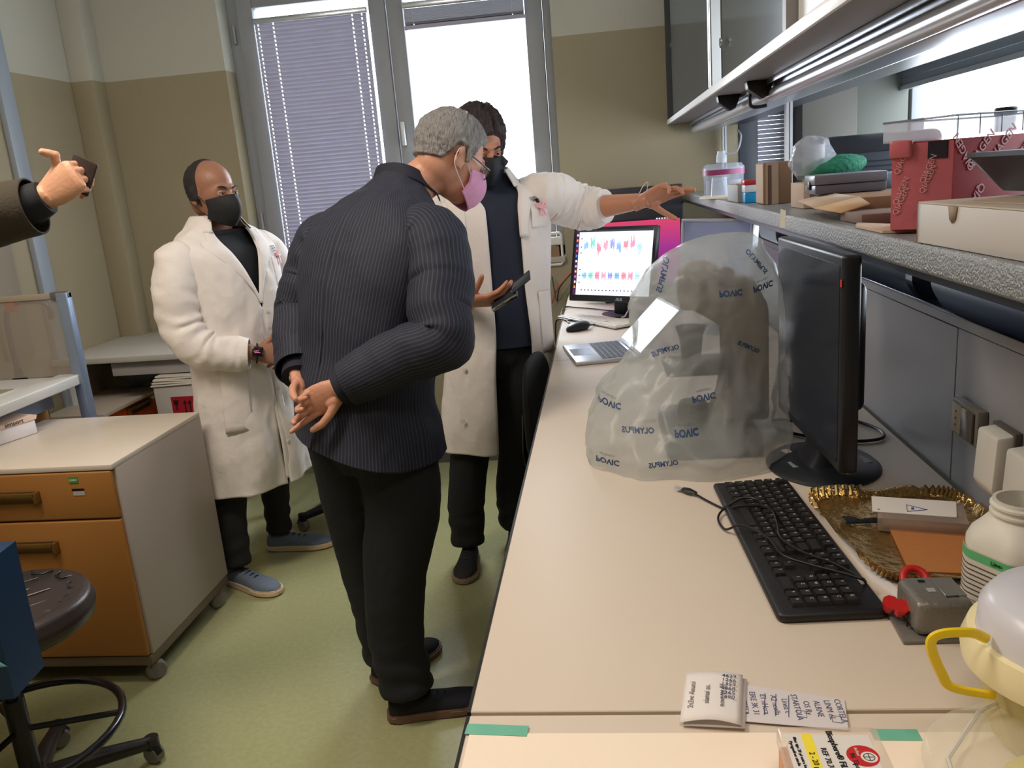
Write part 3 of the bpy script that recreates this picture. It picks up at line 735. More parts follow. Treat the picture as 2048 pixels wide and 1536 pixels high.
# white bottle with green label
bt = thing('chemical_bottle', 'open white plastic bottle with green striped label behind the tub', 'bottle', (.522, 1.048, .9004))
prof = [(.0,.0),(.058,.0),(.062,.004),(.062,.092),(.056,.105),(.040,.122),(.034,.126),(.034,.130),(.037,.131),(.037,.134),(.034,.135),(.034,.140),(.037,.141),(.037,.144),(.034,.146),(.034,.150),(.030,.150),(.030,.12),(.0,.10)]
def bf_(u, v):
    t = v*(len(prof)-1); i = min(int(t+1e-9), len(prof)-2); f = t-i
    r = prof[i][0]*(1-f)+prof[i+1][0]*f; z = prof[i][1]*(1-f)+prof[i+1][1]*f; a = u*2*math.pi
    k = 1.0
    if z < .115 and r > .045: k = min(1.0, .90/max(abs(math.cos(a-.5)), abs(math.sin(a-.5))))
    return (r*k*math.cos(a), r*k*math.sin(a), z)
MB().grid(bf_, 64, 19, closed_u=True).build('bottle_body', mat('matt white hdpe', (226,222,212), .45), bt, ang=50)
# labels wrapped on the left face
def wrap(u0, u1, z0, z1, off):
    def g(u, v):
        a = u0+(u1-u0)*u; k = min(1.0, .90/max(abs(math.cos(a-.5)), abs(math.sin(a-.5)))); r = .064*k+off
        return (r*math.cos(a), r*math.sin(a), z0+(z1-z0)*v)
    return g
L_ = MB().grid(wrap(2.7, 5.2, .015, .086, .0006), 30, 2).build('paper_label', mat('bottle label', (222,218,206), .5), bt)
MB().grid(wrap(2.7, 5.2, .072, .084, .0010), 30, 2).build('green_band', mat('green band', (104,190,128), .5), L_)
m = MB()
for k in range(7): m.grid(wrap(2.75, 4.9, .022+.0068*k, .0238+.0068*k, .0010), 24, 2)
m.build('printed_text', mat('label print', (96,76,66), .6), L_)
a = 3.9; k = min(1.0, .90/max(abs(math.cos(a-.5)), abs(math.sin(a-.5)))); r = .064*k+.0014
text('Linear', .008, frame((r*math.cos(a), r*math.sin(a), .078), (-math.sin(a-.12), math.cos(a-.12), 0), (0,0,1)), ink_k, L_)
# grey tape counter with red knobs
gm_ = mat('hammered grey paint', (126,122,116), .32, .3, bump=(200,.15))
gb = thing('counter_device', 'small rounded grey metal box on a base plate with slots on top', 'device', (.405, .999, .9004), .02)
MB().prism([(-.052,.042),(.05,.044),(.035,-.043),(-.058,-.043)], 'z', .0, .005, bev=.002).build('base_plate', gm_, gb)
MB().box(-.040,.030,-.036,.038,.005,.052,bev=.010,seg=4).build('housing', gm_, gb)
MB().box(.0,.026,-.020,.028,.0522,.0530,bev=.0005,seg=1).build('sliding_plate', mat('grey plate', (140,136,130), .3, .4), gb)
MB().box(-.018,-.010,.018,.024,.0522,.0528).build('dark_slot', black_pl, gb)
MB().box(-.016,-.006,-.008,.002,.0522,.0528).build('window_slot', mat('pale slot', (170,166,160), .3), gb)
m = MB(); m.box(.002,.012,-.022,-.0205,.053,.0534).box(.0,.0015,-.024,-.019,.053,.0534).box(.0125,.014,-.024,-.019,.053,.0534); m.build('engraved_mark', black_pl, gb)
MB().box(-.0435,-.0425,-.015,-.012,.008,.03).build('side_slit', black_pl, gb)
redm = mat('red plastic', (196,34,34), .4)
for (x, y, z, rx_, lb) in ((.352,1.022,.918,.35,'red plastic knob lying against the grey box, the farther of two'), (.3585,1.001,.924,-.3,'red plastic knob lying against the grey box, the nearer of two')):
    R_ = Matrix.Rotation(.5, 3, 'X')
    c_ = (x-.405, y-.999, z-.9004-.006)
    kn = MB().lathe([(.007,.0),(.007,.010),(.0105,.012),(.0105,.018)], c_, 8, M=R_).build('knob', redm, gb); kn['label'] = 'red plastic knob'
    MB().lathe([(.0018,-.010),(.0018,.0)], c_, 8, M=R_).build('pin', dark_metal, kn)
tag(MB().tube([(.408+.0155*math.cos(t), 1.085+.0155*math.sin(t)*.9, .924+.010*math.sin(t)) for t in [k*2*math.pi/28 for k in range(28)]], .0055, 10, closed=True).build('red_ring', redm), 'shiny red ring lying in the tray behind the grey box', 'ring')
bpy.data.objects['red_ring'].location = (0, 0, -.004)
# gold tray
gold = mat('gold foil', (196,160,100), .22, .85, bump=(70,.35), var=(25,.2))
ty = thing('gold_tray', 'crimped gold pastry tray holding cardboard and slide boxes', 'tray', (.482, 1.268, .9005))
tx, tyy = .118, .155
def rect_loop(s, z, wob=0, n=96, cr=.03):
    out = []
    for i in range(n):
        t = i/n*2*math.pi; c, q = math.cos(t), math.sin(t)
        e = .28; x = math.copysign(abs(c)**e, c); y = math.copysign(abs(q)**e, q)
        wv = 1+wob*math.sin(i*math.pi*1.0)
        out.append(((tx+s)*x-.016*y, (tyy+s)*y, z+(wob*.004*(1 if i % 2 else -1) if wob else 0)))
    return out
m = MB(); m.loft([rect_loop(-.03,.0015), rect_loop(-.004,.002), rect_loop(.0,.006), rect_loop(.008,.014,1), rect_loop(.014,.0145,1), rect_loop(.013,.0125,1), rect_loop(.0,.003), rect_loop(-.03,0)])
m.build('tray_body', gold, ty, ang=25)
m = MB()
for i in range(8):
    t_ = i/7; m.tube([(-.118+.012*i-.016, .143+.012*math.sin(t_*2.5), .008), (-.116+.012*i-.016, .159+.013*math.sin(t_*2.5), .019), (-.108+.012*i-.016, .173+.010*math.sin(t_*2.5), .015)], .0035, 6)
m.build('crimped_corner', mat('bright gold', (232,200,120), .15, .95), ty)
tag(MB().box(.428,.555,1.125,1.275,.9035,.9075,rot=RZ(-8)).build('cardboard_sheet', mat('orange brown cardboard', (182,118,66), .7, bump=(80,.1))), 'flat orange-brown cardboard sheet lying in the gold tray', 'cardboard')
tag(MB().grid(lambda u, v: (.378+.090*u, 1.305+.026*v*(1+.4*noise.noise(Vector((u*6,1,0))))-.02*math.sin(u*3)*v, .907+.010*math.sin(v*3.14)*(.6+.4*noise.noise(Vector((u*9,2,0))))), 24, 8).build('dark_tissue', mat('black felt', (26,30,36), .9, bump=(200,.5)), solid=.002), 'dark crumpled felt strip lying in the gold tray', 'felt')
sb = thing('slide_box', 'clear plastic slide box with a white hazard paper on top, in the gold tray', 'box', (.490, 1.300, .9045), -.28)
MB().box(-.062,.068,-.040,.042,.0,.024,bev=.002).build('clear_case', mat('smoky clear plastic', (190,170,158), .08, alpha=.5), sb)
MB().box(-.055,.060,-.034,.036,.003,.012,bev=.002).build('glass_slides', mat('slides', (150,120,100), .2), sb)
pl = MB().prism([(-.070,.046),(.058,.046),(.052,-.020),(-.070,-.020)], 'z', .0245, .0255).build('paper_cover', paper, sb)
MB().tube([(.012,.001,.026),(-.018,.016,.026),(-.018,-.012,.026)], .0007, 5, closed=True).build('hazard_triangle', mat('blue print', (60,80,150), .6), pl)
text('xn', .009, frame((-.010,.002,.0259), (0,1,0), (-1,0,0)), mat('blue print'), pl)
text('L', .008, frame((-.060,-.010,.0259), (1,0,0), (0,1,0)), ink_k, pl)
# notes under keyboard edge
tag(MB().prism([(.352,1.34),(.362,1.345),(.372,1.20),(.392,1.07),(.385,1.055),(.362,1.12)], 'z', .9003, .9012).build('paper_slip', paper), 'white paper slip peeking out between keyboard and gold tray', 'paper')

# black keyboard
kb = thing('computer_keyboard', 'black full-size keyboard lying lengthwise on the bench before the monitor', 'keyboard', (.270, 1.256, .9003), math.radians(-87))
kbm = mat('keyboard black', (30,28,30), .42); keym = mat('key black', (36,34,36), .5); leg_m = mat('key legend', (205,205,205), .5)
# local: x along length (toward camera = +x), y across
m = MB(); m.prism([(-.245,-.070),(.238,-.076),(.245,-.068),(.245,.062),(.238,.070),(-.245,.070)], 'z', .0, .013, bev=.006, seg=3).build('keyboard_case', kbm, kb)
u = .0203
rows = [  # (y, list of widths)
 (.050, [1,.6,1,1,1,1,.4,1,1,1,1,.4,1,1,1,1,.3,1,1,1]),
 (.029, [1]*13+[2,.3,1,1,1,.3,1,1,1,1]),
 (.011, [1.5]+[1]*12+[1.5,.3,1,1,1,.3,1,1,1,1]),
 (-.007,[1.75]+[1]*12+[1.25,.3,-3,.3,1,1,1,1]),
 (-.025,[1.25]+[1]*11+[2.75,.3,-1,1,-1,.3,1,1,1,1]),
 (-.044,[1.25,1.25,1.25,6.25,1.25,1.25,1.25,1.25,.3,1,1,1,.3,2,1,1])]
legs_ = 'QWERTYUIOPASDFGHJKLZXCVBNM1234567890'
kk = 0
keys = MB(); keyobjs = []
for ry, ws in rows:
    x = -.232
    for w_ in ws:
        if w_ in (.3,.4,.6): x += w_*u; continue
        if w_ < 0: x += -w_*u; continue
        a0, a1 = x+.0009, x+w_*u-.0009
        zt = .0195+.0012*((ry+.01)/.05)
        b = MB(); b.prism([(a0,ry-.0082),(a1,ry-.0082),(a1,ry+.0082),(a0,ry+.0082)], 'z', .012, zt)
        tops = [v for v in b.bm.verts if v.co.z > .015]
        for v in tops:
            cx = (a0+a1)/2; v.co.x = cx+(v.co.x-cx)*(1-.0036/(a1-a0)*1.0); v.co.y = ry+(v.co.y-ry)*.80
        o = b.build('key', keym, kb); keyobjs.append((o, (a0+a1)/2, ry, zt, w_))
        x += w_*u
# the nearest 100 stay parts, legends belong to one print mesh each row
for q in keyobjs[100:]: q[0]['kind'] = 'stuff'
import itertools
def join_meshes(objs, name, m_, par):
    bm2 = bmesh.new()
    for o in objs:
        bm2.from_mesh(o.data)
    me = bpy.data.meshes.new(name); bm2.to_mesh(me); bm2.free(); me.materials.append(m_)
    for o in objs: bpy.data.objects.remove(o)
    o = bpy.data.objects.new(name, me); COL.objects.link(o); o.parent = par; return o
tail = [q[0] for q in keyobjs[100:]]
if tail: j = join_meshes(tail, 'keys', keym, kb); j['kind'] = 'stuff'
ts = []
for i, (o, cx, cy, zt, w_) in enumerate(keyobjs):
    s = legs_[i % len(legs_)]
    if w_ <= 1.3: ts.append(text(s, .0062, frame((cx-.003, cy+.002, zt+.0002), (1,0,0), (0,1,0)), leg_m, None, 'legend', depth=.00008))
join_meshes(ts, 'key_legends', leg_m, kb)
MB().box(.150,.172,.058,.063,.0131,.0134).build('status_lights', mat('label white'), kb)
# usb cable over keyboard
cb = thing('usb_cable', 'thin black USB cable looped over the keyboard with its plug on the bench', 'cable', (0,0,0))
pts = [(.150,1.462,.906),(.172,1.425,.904),(.196,1.385,.906),(.215,1.36,.922),(.245,1.345,.926),(.262,1.335,.926),(.25,1.30,.926),(.196,1.372,.910),(.176,1.345,.905),(.182,1.30,.906),(.205,1.275,.924),(.235,1.22,.927),(.245,1.16,.926),(.275,1.13,.925),(.315,1.10,.925),(.338,1.085,.922),(.345,1.10,.91),(.34,1.13,.908)]
pts[4:8] = [(.25,1.352,.926),(.245,1.378,.926),(.222,1.388,.924),(.19,1.378,.909)]
MB().tube(curve_pts(pts, 7), .0020, 7).build('cord', black_pl, cb)
MB().tube(curve_pts([(.34,1.085,.922),(.31,1.13,.9255),(.275,1.17,.9255),(.255,1.22,.9255),(.26,1.27,.9255),(.262,1.33,.9255),(.24,1.36,.926)], 7), .0020, 7).build('cord', black_pl, cb)
MB().tube([(.152,1.460,.908),(.138,1.474,.908),(.130,1.482,.908)], [.004,.0085,.006], 8, flat=(.6,1)).build('plug_body', black_pl, cb)
MB().tube([(.130,1.482,.908),(.118,1.494,.908)], .006, 4, flat=(.5,1)).build('plug_tip', chrome, cb)

# near monitor seen edge-on
mk = mat('monitor black', (30,32,38), .38)
mn = thing('computer_monitor', 'black monitor seen edge-on on a round stand behind the keyboard', 'monitor', (.415, 1.60, .9003), math.radians(2))
OBm = lambda mb, n, mt: OB(mb, n, mt, mn)
MB().box(-.030,.002,-.200,.235,.055,.438,bev=.007,seg=3).build('panel_frame', mk, mn)
MB().box(-.0308,-.0298,-.186,.219,.075,.420).build('screen', mat('dark screen', (34,40,54), .16), mn)
MB().box(.0,.054,-.085,.16,.13,.375,bev=.018,seg=5).build('back_bulge', mk, mn)
m = MB()
for i in range(16): m.box(.015,.036,-.0855,-.0845,.16+.012*i,.164+.012*i)
m.build('vent_slots', mat('vent black', (12,12,14), .6), mn)
MB().box(-.0312,-.0302,-.198,-.190,.385,.397).build('red_sticker', mat('red sticker', (200,60,50), .4), mn)
def rl(z, hx, hy, cx=0, e=.5, n=28):
    o = []
    for i in range(n):
        t = 2*math.pi*i/n; c, q = math.cos(t), math.sin(t)
        o.append((cx+hx*math.copysign(abs(c)**e, c), hy*math.copysign(abs(q)**e, q), z))
    return o
MB().loft([rl(.008,.046,.055), rl(.04,.030,.05,.004), rl(.16,.026,.045,.015), rl(.26,.02,.04,.02)]).build('stand_column', mk, mn)
MB().lathe([(.105,.0),(.107,.004),(.100,.010),(.05,.014),(0,.014)], (0,0,0), 48, sx=1.0, sy=1.2, cap=False).build('stand_base', mk, mn)
MB().box(-.062,-.046,.05,.072,.0115,.0128,rot=RZ(12)).build('white_sticker', mat('label white'), mn)
MB().box(-.068,-.028,-.035,-.003,.0118,.0130,rot=RZ(5)).build('silver_sticker', mat('holographic sticker', (150,165,155), .25, .3), mn)
MB().box(.05,.085,-.03,.01,.0105,.012,rot=RZ(10)).build('grey_sticker', mat('grey sticker', (70,72,74), .3), mn)
tag(MB().tube(curve_pts([(.45,1.70,.95),(.47,1.78,.925),(.50,1.86,.912),(.55,1.87,.906),(.585,1.80,.905),(.575,1.74,.905),(.52,1.725,.905),(.46,1.75,.905),(.40,1.80,.905),(.37,1.86,.905),(.39,1.90,.906),(.43,1.88,.906)],7), .0036, 8).build('power_cable', black_pl), 'black power cable looping on the bench behind the edge-on monitor', 'cable')

# microscope under plastic cover
mc = thing('microscope', 'beige microscope standing under the printed plastic cover', 'microscope', (.215, 1.80, .9003))
mb_ = mat('microscope beige', (120,104,88), .5); md_ = mat('microscope dark', (44,44,50), .4)
MB().box(-.10,.10,-.14,.13,0,.05,bev=.012,seg=3).build('base', md_, mc)
MB().prism([(-.0,.05),(.13,.05),(.13,.30),(.10,.36),(-.03,.37),(-.03,.30),(.05,.26),(.05,.16)], 'y', -.045, .045, bev=.012, seg=3).build('arm', mb_, mc)
MB().box(-.09,.06,-.075,.075,.165,.18,bev=.003).build('stage', md_, mc)
MB().lathe([(.03,.05),(.035,.07),(.03,.09)], (-.03,0,0), 20).build('lamp_house', md_, mc)
MB().lathe([(.02,.18),(.026,.24),(.034,.26)], (-.03,0,0), 20).build('objective_turret', md_, mc)
MB().lathe([(.04,.30),(.048,.33),(.045,.385),(.02,.40)], (-.01,0,0), 24).build('head', mb_, mc)
for s_ in (-1, 1):
    MB().tube([(.0+.040*s_,-.02,.35),(.0+.040*s_,-.055,.375)], [.020,.018], 16).build('eyepiece', mat('eyepiece brown', (92,66,50), .4), mc)
for s_ in (-1, 1): MB().lathe([(.026,.045*s_),(.026,.07*s_),(.018,.075*s_)], (.09,0,.09), 20, axis='y').build('focus_knob', md_, mc)
# cover
LV = [ # z, cx, cy, rx, ry
 (.9012,.160,1.745,.200,.212),(.93,.162,1.75,.208,.212),(.99,.165,1.79,.212,.19),(1.05,.185,1.80,.200,.17),(1.10,.212,1.805,.172,.158),(1.135,.222,1.81,.162,.150),
 (1.18,.212,1.815,.168,.150),(1.23,.212,1.82,.168,.148),(1.28,.222,1.82,.148,.132),(1.315,.235,1.82,.112,.11),(1.338,.252,1.82,.082,.085),(1.352,.268,1.82,.045,.05),(1.356,.272,1.82,.008,.01)]
def cov(u, v):
    t = v*(len(LV)-1); i = min(int(t), len(LV)-2); f = t-i; A, B = LV[i], LV[i+1]
    z, cx, cy, rx, ry = [A[k]*(1-f)+B[k]*f for k in range(5)]
    a = u*2*math.pi; d = Vector((math.cos(a), math.sin(a), 0))
    p = Vector((cx+rx*d.x, cy+ry*d.y, z))
    q = Vector((p.x*7, p.y*7, p.z*5.0))
    r1 = abs(noise.noise(q+Vector((3,1,7))))*2-.6
    r2 = abs(noise.noise(q*2.3+Vector((9,4,1))))*2-.5
    r3 = noise.noise(Vector((a*1.2, z*2, 5)))
    r4 = max(0, 1-3.2*abs(noise.noise(q*4.1+Vector((2,8,5)))))
    fold = .5*(abs(math.sin(a*4+z*9+1.5*noise.noise(Vector((z*6,a,2)))))-.5)
    k = (1-.55*max(0,(z-1.28)/.08))
    amp = (-.024*r1-.008*r2-.003*r4+.018*r3+.020*fold*max(0,(1.16-z)/.26))*k
    p += d*amp
    p.z += (0 if z < .905 else .01*r1*k)
    return p
covm = mat('milky printed film', (208,214,214), .26, bump=(11,.7))
nt = covm.node_tree; b = principled(covm); out = [n for n in nt.nodes if n.type == 'OUTPUT_MATERIAL'][0]
tr = nt.nodes.new('ShaderNodeBsdfTransparent'); tl = nt.nodes.new('ShaderNodeBsdfTranslucent'); tl.inputs[0].default_value = lin((205,212,212))
m1 = nt.nodes.new('ShaderNodeMixShader'); m1.inputs[0].default_value = .45; nt.links.new(b.outputs[0], m1.inputs[1]); nt.links.new(tl.outputs[0], m1.inputs[2])
m2 = nt.nodes.new('ShaderNodeMixShader'); m2.inputs[0].default_value = .50; nt.links.new(m1.outputs[0], m2.inputs[1]); nt.links.new(tr.outputs[0], m2.inputs[2])
nt.links.new(m2.outputs[0], out.inputs[0])
cv = thing('microscope_cover', 'crumpled translucent printed plastic cover draped over the microscope', 'cover', (0,0,0))
cm_ = MB().grid(cov, 150, 110, closed_u=True)
cbvh = BVHTree.FromBMesh(cm_.bm)
film = cm_.build('film', covm, cv, ang=180)
prb = mat('blue cover print', (44,72,112), .5)
def project_text(s, size, x, z, ang, mir=(1,1), parent=None, m_=None, org=(.0,0,1.5), bold=.0004):
    """lettering pressed onto the front of the cover"""
    t = text(s, size, Matrix.Identity(4), m_ or prb, parent, depth=0, bold=bold)
    bm2 = bmesh.new(); bm2.from_mesh(t.data)
    ea = [e for e in bm2.edges if e.calc_length() > .006]
    bmesh.ops.subdivide_edges(bm2, edges=ea, cuts=2); bmesh.ops.triangulate(bm2, faces=bm2.faces)
    c, s_ = math.cos(ang), math.sin(ang); rm = []
    for v in bm2.verts:
        px, py = v.co.x*mir[0], v.co.y*mir[1]
        X_, Z_ = x+px*c-py*s_, z+px*s_+py*c
        h = cbvh.ray_cast(Vector((X_, 1.2, Z_)), Vector((0, 1, 0)))
        if h[0] is None: rm.append(v); continue
        v.co = h[0]+Vector((0, -.0012, 0))
    bmesh.ops.delete(bm2, geom=rm, context='VERTS')
    bm2.to_mesh(t.data); bm2.free(); return t
UD = (1,-1); LR = (-1,1)
for (x, z, a, f) in ((.00,1.030,-.12,UD),(-.01,.925,-.05,UD),(.255,1.245,0,UD),(.19,1.045,.1,UD),(.150,.985,0,UD),(.325,1.25,.1,UD)):
    project_text('POVIC', .0165, x, z, a, f, cv, bold=.0006)
    project_text('ACHILLES A', .0058, x, z+.013, a, f, cv, mat('grey cover print', (120,130,135), .5), bold=.0001)
for (x, z, a, f, s_) in ((.055,.985,0,LR,.019),(.12,1.135,.42,LR,.017),(.10,.932,.1,LR,.017),(.29,1.13,-.5,LR,.015),(.125,1.285,1.2,LR,.02),(.315,1.30,-.9,UD,.018)):
    project_text('OLYMPUS', s_*.78, x, z, a, f, cv, bold=.0004)

# ---------------------------------------------------------------- far end of the bench
lp = thing('laptop', 'open silver laptop with black keys at the front edge of the bench', 'laptop', (-.0255, 2.765, .9003), math.radians(10.5-0))
silver = mat('silver aluminium', (196,200,208), .3, .6)
# local x: from front edge (-) to hinge (+); y along width
MB().box(-.105,.105,-.15,.15,.0,.013,bev=.004,seg=3).build('laptop_base', silver, lp)
m = MB()
for r in range(6):
    y = -.133
    while y < .125:
        m.box(-.012+.0175*r, .003+.0175*r, y, y+.0165, .0132, .0142); y += .0190
kk_ = m.build('laptop_keys', mat('laptop key', (36,40,52), .5), lp); kk_['kind'] = 'stuff'
MB().box(-.095,-.025,-.05,.06,.0131,.0134).build('trackpad', mat('trackpad silver', (180,188,206), .25, .4), lp)
Rm = Matrix.Rotation(math.radians(46), 3, 'Y')
lid = MB().box(-.004,.004,-.15,.15,0,.205,bev=.003)
for v in lid.bm.verts: v.co = Rm @ v.co + Vector((.105,0,.012))
lid = lid.build('lid', silver, lp)
sc_ = MB().box(-.0048,-.0041,-.142,.142,.012,.195)
for v in sc_.bm.verts: v.co = Rm @ v.co + Vector((.105,0,.012))
sc_.build('lit_screen', mat('laptop screen', (245,248,255), .3, emit=((245,250,255), 3.0)), lid)
ms = thing('computer_mouse', 'black wired mouse on the bench between the laptop and white keyboard', 'mouse', (-.108, 3.235, .9003), .5)
MB().grid(lambda u, v: (.052*math.cos(u*6.283)*max(0.0, math.sin(v*3.1415))**.8, .030*math.sin(u*6.283)*max(0.0, math.sin(v*3.1415))**.8, max(0,.012+.022*math.cos(v*3.1416)+.006*math.cos(u*6.283)*math.sin(v*3.14))), 32, 16, closed_u=True).build('mouse_body', black_pl, ms, ang=90)
MB().tube(curve_pts([(.05,0,.01),(.09,.03,.008),(.15,.02,.012),(.24,-.01,.004),(.33,.03,.004)],6), .002, 6).build('mouse_cord', black_pl, ms)
wk = thing('computer_keyboard', 'slim white keyboard in front of the lit monitor', 'keyboard', (-.030, 3.405, .9003), math.radians(-55.7))
MB().box(-.215,.215,-.065,.065,.004,.011,bev=.002).build('keyboard_case', mat('pale silver', (206,204,202), .3, .3), wk)
MB().box(-.215,.215,.045,.062,0,.005).build('rear_foot', white_pl, wk)
m = MB()
for r in range(6):
    x = -.208
    while x < .195: m.box(x, x+.0155, -.057+.0195*r, -.0405+.0195*r, .0111, .0133); x += .0188
q = m.build('white_keys', mat('white key', (236,228,214), .5), wk); q['kind'] = 'stuff'
# lit monitor
am = thing('computer_monitor', 'black-framed monitor showing red and blue charts at the far end of the bench', 'monitor', (.0405, 3.47, .9003), math.radians(-34))
# local: x along width, -y faces viewer; tilt back
T_ = Matrix.Rotation(math.radians(-13), 3, 'X')
def tb_(mb, z0=.235):
    for v in mb.bm.verts: v.co = T_ @ (Vector(v.co)) + Vector((0, 0, z0))
    return mb
AW, AH = .205, .150
tb_(MB().box(-AW, AW, -.002, .028, -AH-.015, AH, bev=.005)).build('panel_frame', mk, am)
scr = tb_(MB().box(-AW+.018, AW-.014, -.003, -.0022, -AH+.012, AH-.014)).build('lit_screen', mat('screen white', (236,243,255), .3, emit=((228,238,255), 1.05)), am)
tb_(MB().box(-AW+.018, -AW+.034, -.0036, -.0030, -AH+.012, AH-.014)).build('side_bar', mat('dock purple', (74,28,74), .4, emit=((84,34,84), .5)), scr)
tb_(MB().box(-AW+.034, AW-.014, -.0036, -.0030, AH-.022, AH-.014)).build('title_bar', mat('title bar', (60,60,74), .4, emit=((60,60,74), .4)), scr)
icon_c = [(230,230,235),(240,150,60),(90,150,220),(200,80,90),(60,140,230),(220,225,235),(180,190,200),(230,200,90),(170,130,170)]
for i in range(11):
    z = AH-.035-.022*i
    tb_(MB().box(-AW+.022, -AW+.030, -.0040, -.0036, z-.0045, z+.0045)).build('dock_icon', mat('icon %d' % (i % 9), icon_c[i % 9], .4, emit=(icon_c[i % 9], .9)), scr)
rnd = random.Random(3)
ccs = [(96,160,205),(90,180,160),(226,90,110),(240,130,150),(120,120,200),(90,150,200),(230,90,110),(226,110,140),(150,190,210)]
def spikes(z0, amp, jag):
    for gidx in range(9):
        x0 = -AW+.062+.033*gidx; c = ccs[gidx]; m = MB(); off = (.02*math.sin(gidx*2.1) if jag else 0)
        for k in range(9):
            x = x0+.0024*k; h0 = amp*(.45+.8*rnd.random()); o_ = off*rnd.random()+ (.012*rnd.random() if jag else 0)
            m.box(x, x+.0015, -.0038, -.0031, z0-h0+o_, z0+h0*.9+o_)
        tb_(m).build('chart_series', mat('chart %d' % gidx, c, .4, alpha=.75, emit=(c, .8)), scr)
spikes(AH-.085, .022, True); spikes(-.055, .017, False)
tb_(MB().box(-AW+.055, AW-.03, -.0038, -.0031, -.0555, -.0545)).build('chart_axis', mat('axis grey', (90,100,130), .4), scr)
m = MB()
for i in range(16): m.box(-AW+.06+.018*i, -AW+.066+.018*i, -.0038, -.0031, -AH+.030, -AH+.035)
for z in (AH-.05, AH-.085, AH-.11, -.03, -.055, -.085): m.box(-AW+.044, -AW+.052, -.0038, -.0031, z-.002, z+.002)
tb_(m).build('axis_ticks', mat('axis grey'), scr)
o = text('/SUS', .016, Matrix.Identity(4), mat('logo silver', (200,205,215), .3), am, bold=.0003, depth=.0003)
o.data.transform(Matrix.Translation((0,0,.235)) @ T_.to_4x4() @ frame((.05,-.0026,-AH-.004), (1,0,0), (0,0,1)))
MB().box(-.03,.03,.045,.065,.01,.24,bev=.006).build('stand_column', mk, am)
MB().lathe([(.0,.0),(.11,.0),(.112,.006),(.04,.014),(0,.014)], (0,.085,0), 40, sx=.95, sy=.75, cap=False).build('stand_base', mk, am)
# purple screen behind
pm = thing('computer_monitor', 'monitor with a pink and purple desktop half hidden behind the chart monitor', 'monitor', (.13, 3.93, .9003), math.radians(-4))
MB().box(-.25,.25,-.01,.03,.06,.42,bev=.006).build('panel_frame', mk, pm)
pmm = mat('purple gradient screen', (170,50,110), .3)
nt = pmm.node_tree; b = principled(pmm); tc = nt.nodes.new('ShaderNodeTexCoord'); sp = nt.nodes.new('ShaderNodeSeparateXYZ'); cr = nt.nodes.new('ShaderNodeValToRGB')
nt.links.new(tc.outputs['Generated'], sp.inputs[0]); nt.links.new(sp.outputs['Z'], cr.inputs[0])
cr.color_ramp.elements[0].color = lin((90,30,120)); cr.color_ramp.elements[1].color = lin((214,70,90)); e = cr.color_ramp.elements.new(.55); e.color = lin((150,50,150))
nt.links.new(cr.outputs[0], b.inputs['Emission Color']); b.inputs['Emission Strength'].default_value = .75; b.inputs['Base Color'].default_value = (0,0,0,1)
ps = MB().box(-.238,.238,-.0115,-.0102,.075,.372).build('lit_screen', pmm, pm)
MB().box(-.238,.238,-.0115,-.0102,.372,.380).build('menu_bar', mat('menu bar', (40,30,50), .4), pm)
for i in range(6): MB().box(.13+.012*i,.137+.012*i,-.0122,-.0114,.3735,.3785).build('menu_icon', mat('icon 0'), ps)
MB().box(-.04,.04,.03,.05,.01,.2,bev=.005).build('stand_column', mk, pm)
MB().box(-.12,.12,-.05,.11,0,.012,bev=.004).build('stand_base', mk, pm)
bk = thing('display_panel', 'large dark display back with a small round white logo by the back wall', 'monitor', (.20, 4.15, .9003), math.radians(-2))
MB().box(-.27,.205,-.015,.02,.18,.52,bev=.006).build('panel_frame', mat('dark navy panel', (36,38,48), .4), bk)
MB().tube([(-.115+.012*math.cos(t), -.016, .475+.012*math.sin(t)) for t in [k*.5 for k in range(13)]], .0025, 6).build('ring_logo', white_pl, bk)
MB().box(-.03,.03,-.01,.02,.01,.18).build('stand_column', mk, bk); MB().box(-.1,.1,-.03,.08,0,.012,bev=.004).build('stand_base', mk, bk)
# silver monitor
sv = thing('computer_monitor', 'silver-framed monitor angled beside the plastic microscope cover', 'monitor', (.405, 3.05, .9003), math.radians(-50))
T2 = Matrix.Rotation(math.radians(-5), 3, 'X')
def tv(mb):
    for v in mb.bm.verts: v.co = T2 @ Vector(v.co)+Vector((0,0,.27))
    return mb
m = MB(); m.box(-.17,.17,0,.03,.127,.14,bev=.003).box(-.17,.17,0,.03,-.14,-.12,bev=.003).box(-.17,-.157,0,.03,-.13,.13,bev=.003).box(.157,.17,0,.03,-.13,.13,bev=.003)
tv(m).build('silver_bezel', mat('silver bezel', (176,182,196), .3, .5), sv)
tv(MB().box(-.165,.165,.006,.035,-.135,.135)).build('panel_body', mk, sv)
tv(MB().box(-.157,.157,.004,.0058,-.12,.127)).build('lit_screen', mat('dim screen', (110,116,140), .2, emit=((110,118,150), .35)), sv)
MB().box(-.03,.03,.03,.05,.01,.25).build('stand_column', mk, sv); MB().box(-.1,.1,-.06,.1,0,.012,bev=.004).build('stand_base', mat('silver bezel'), sv)
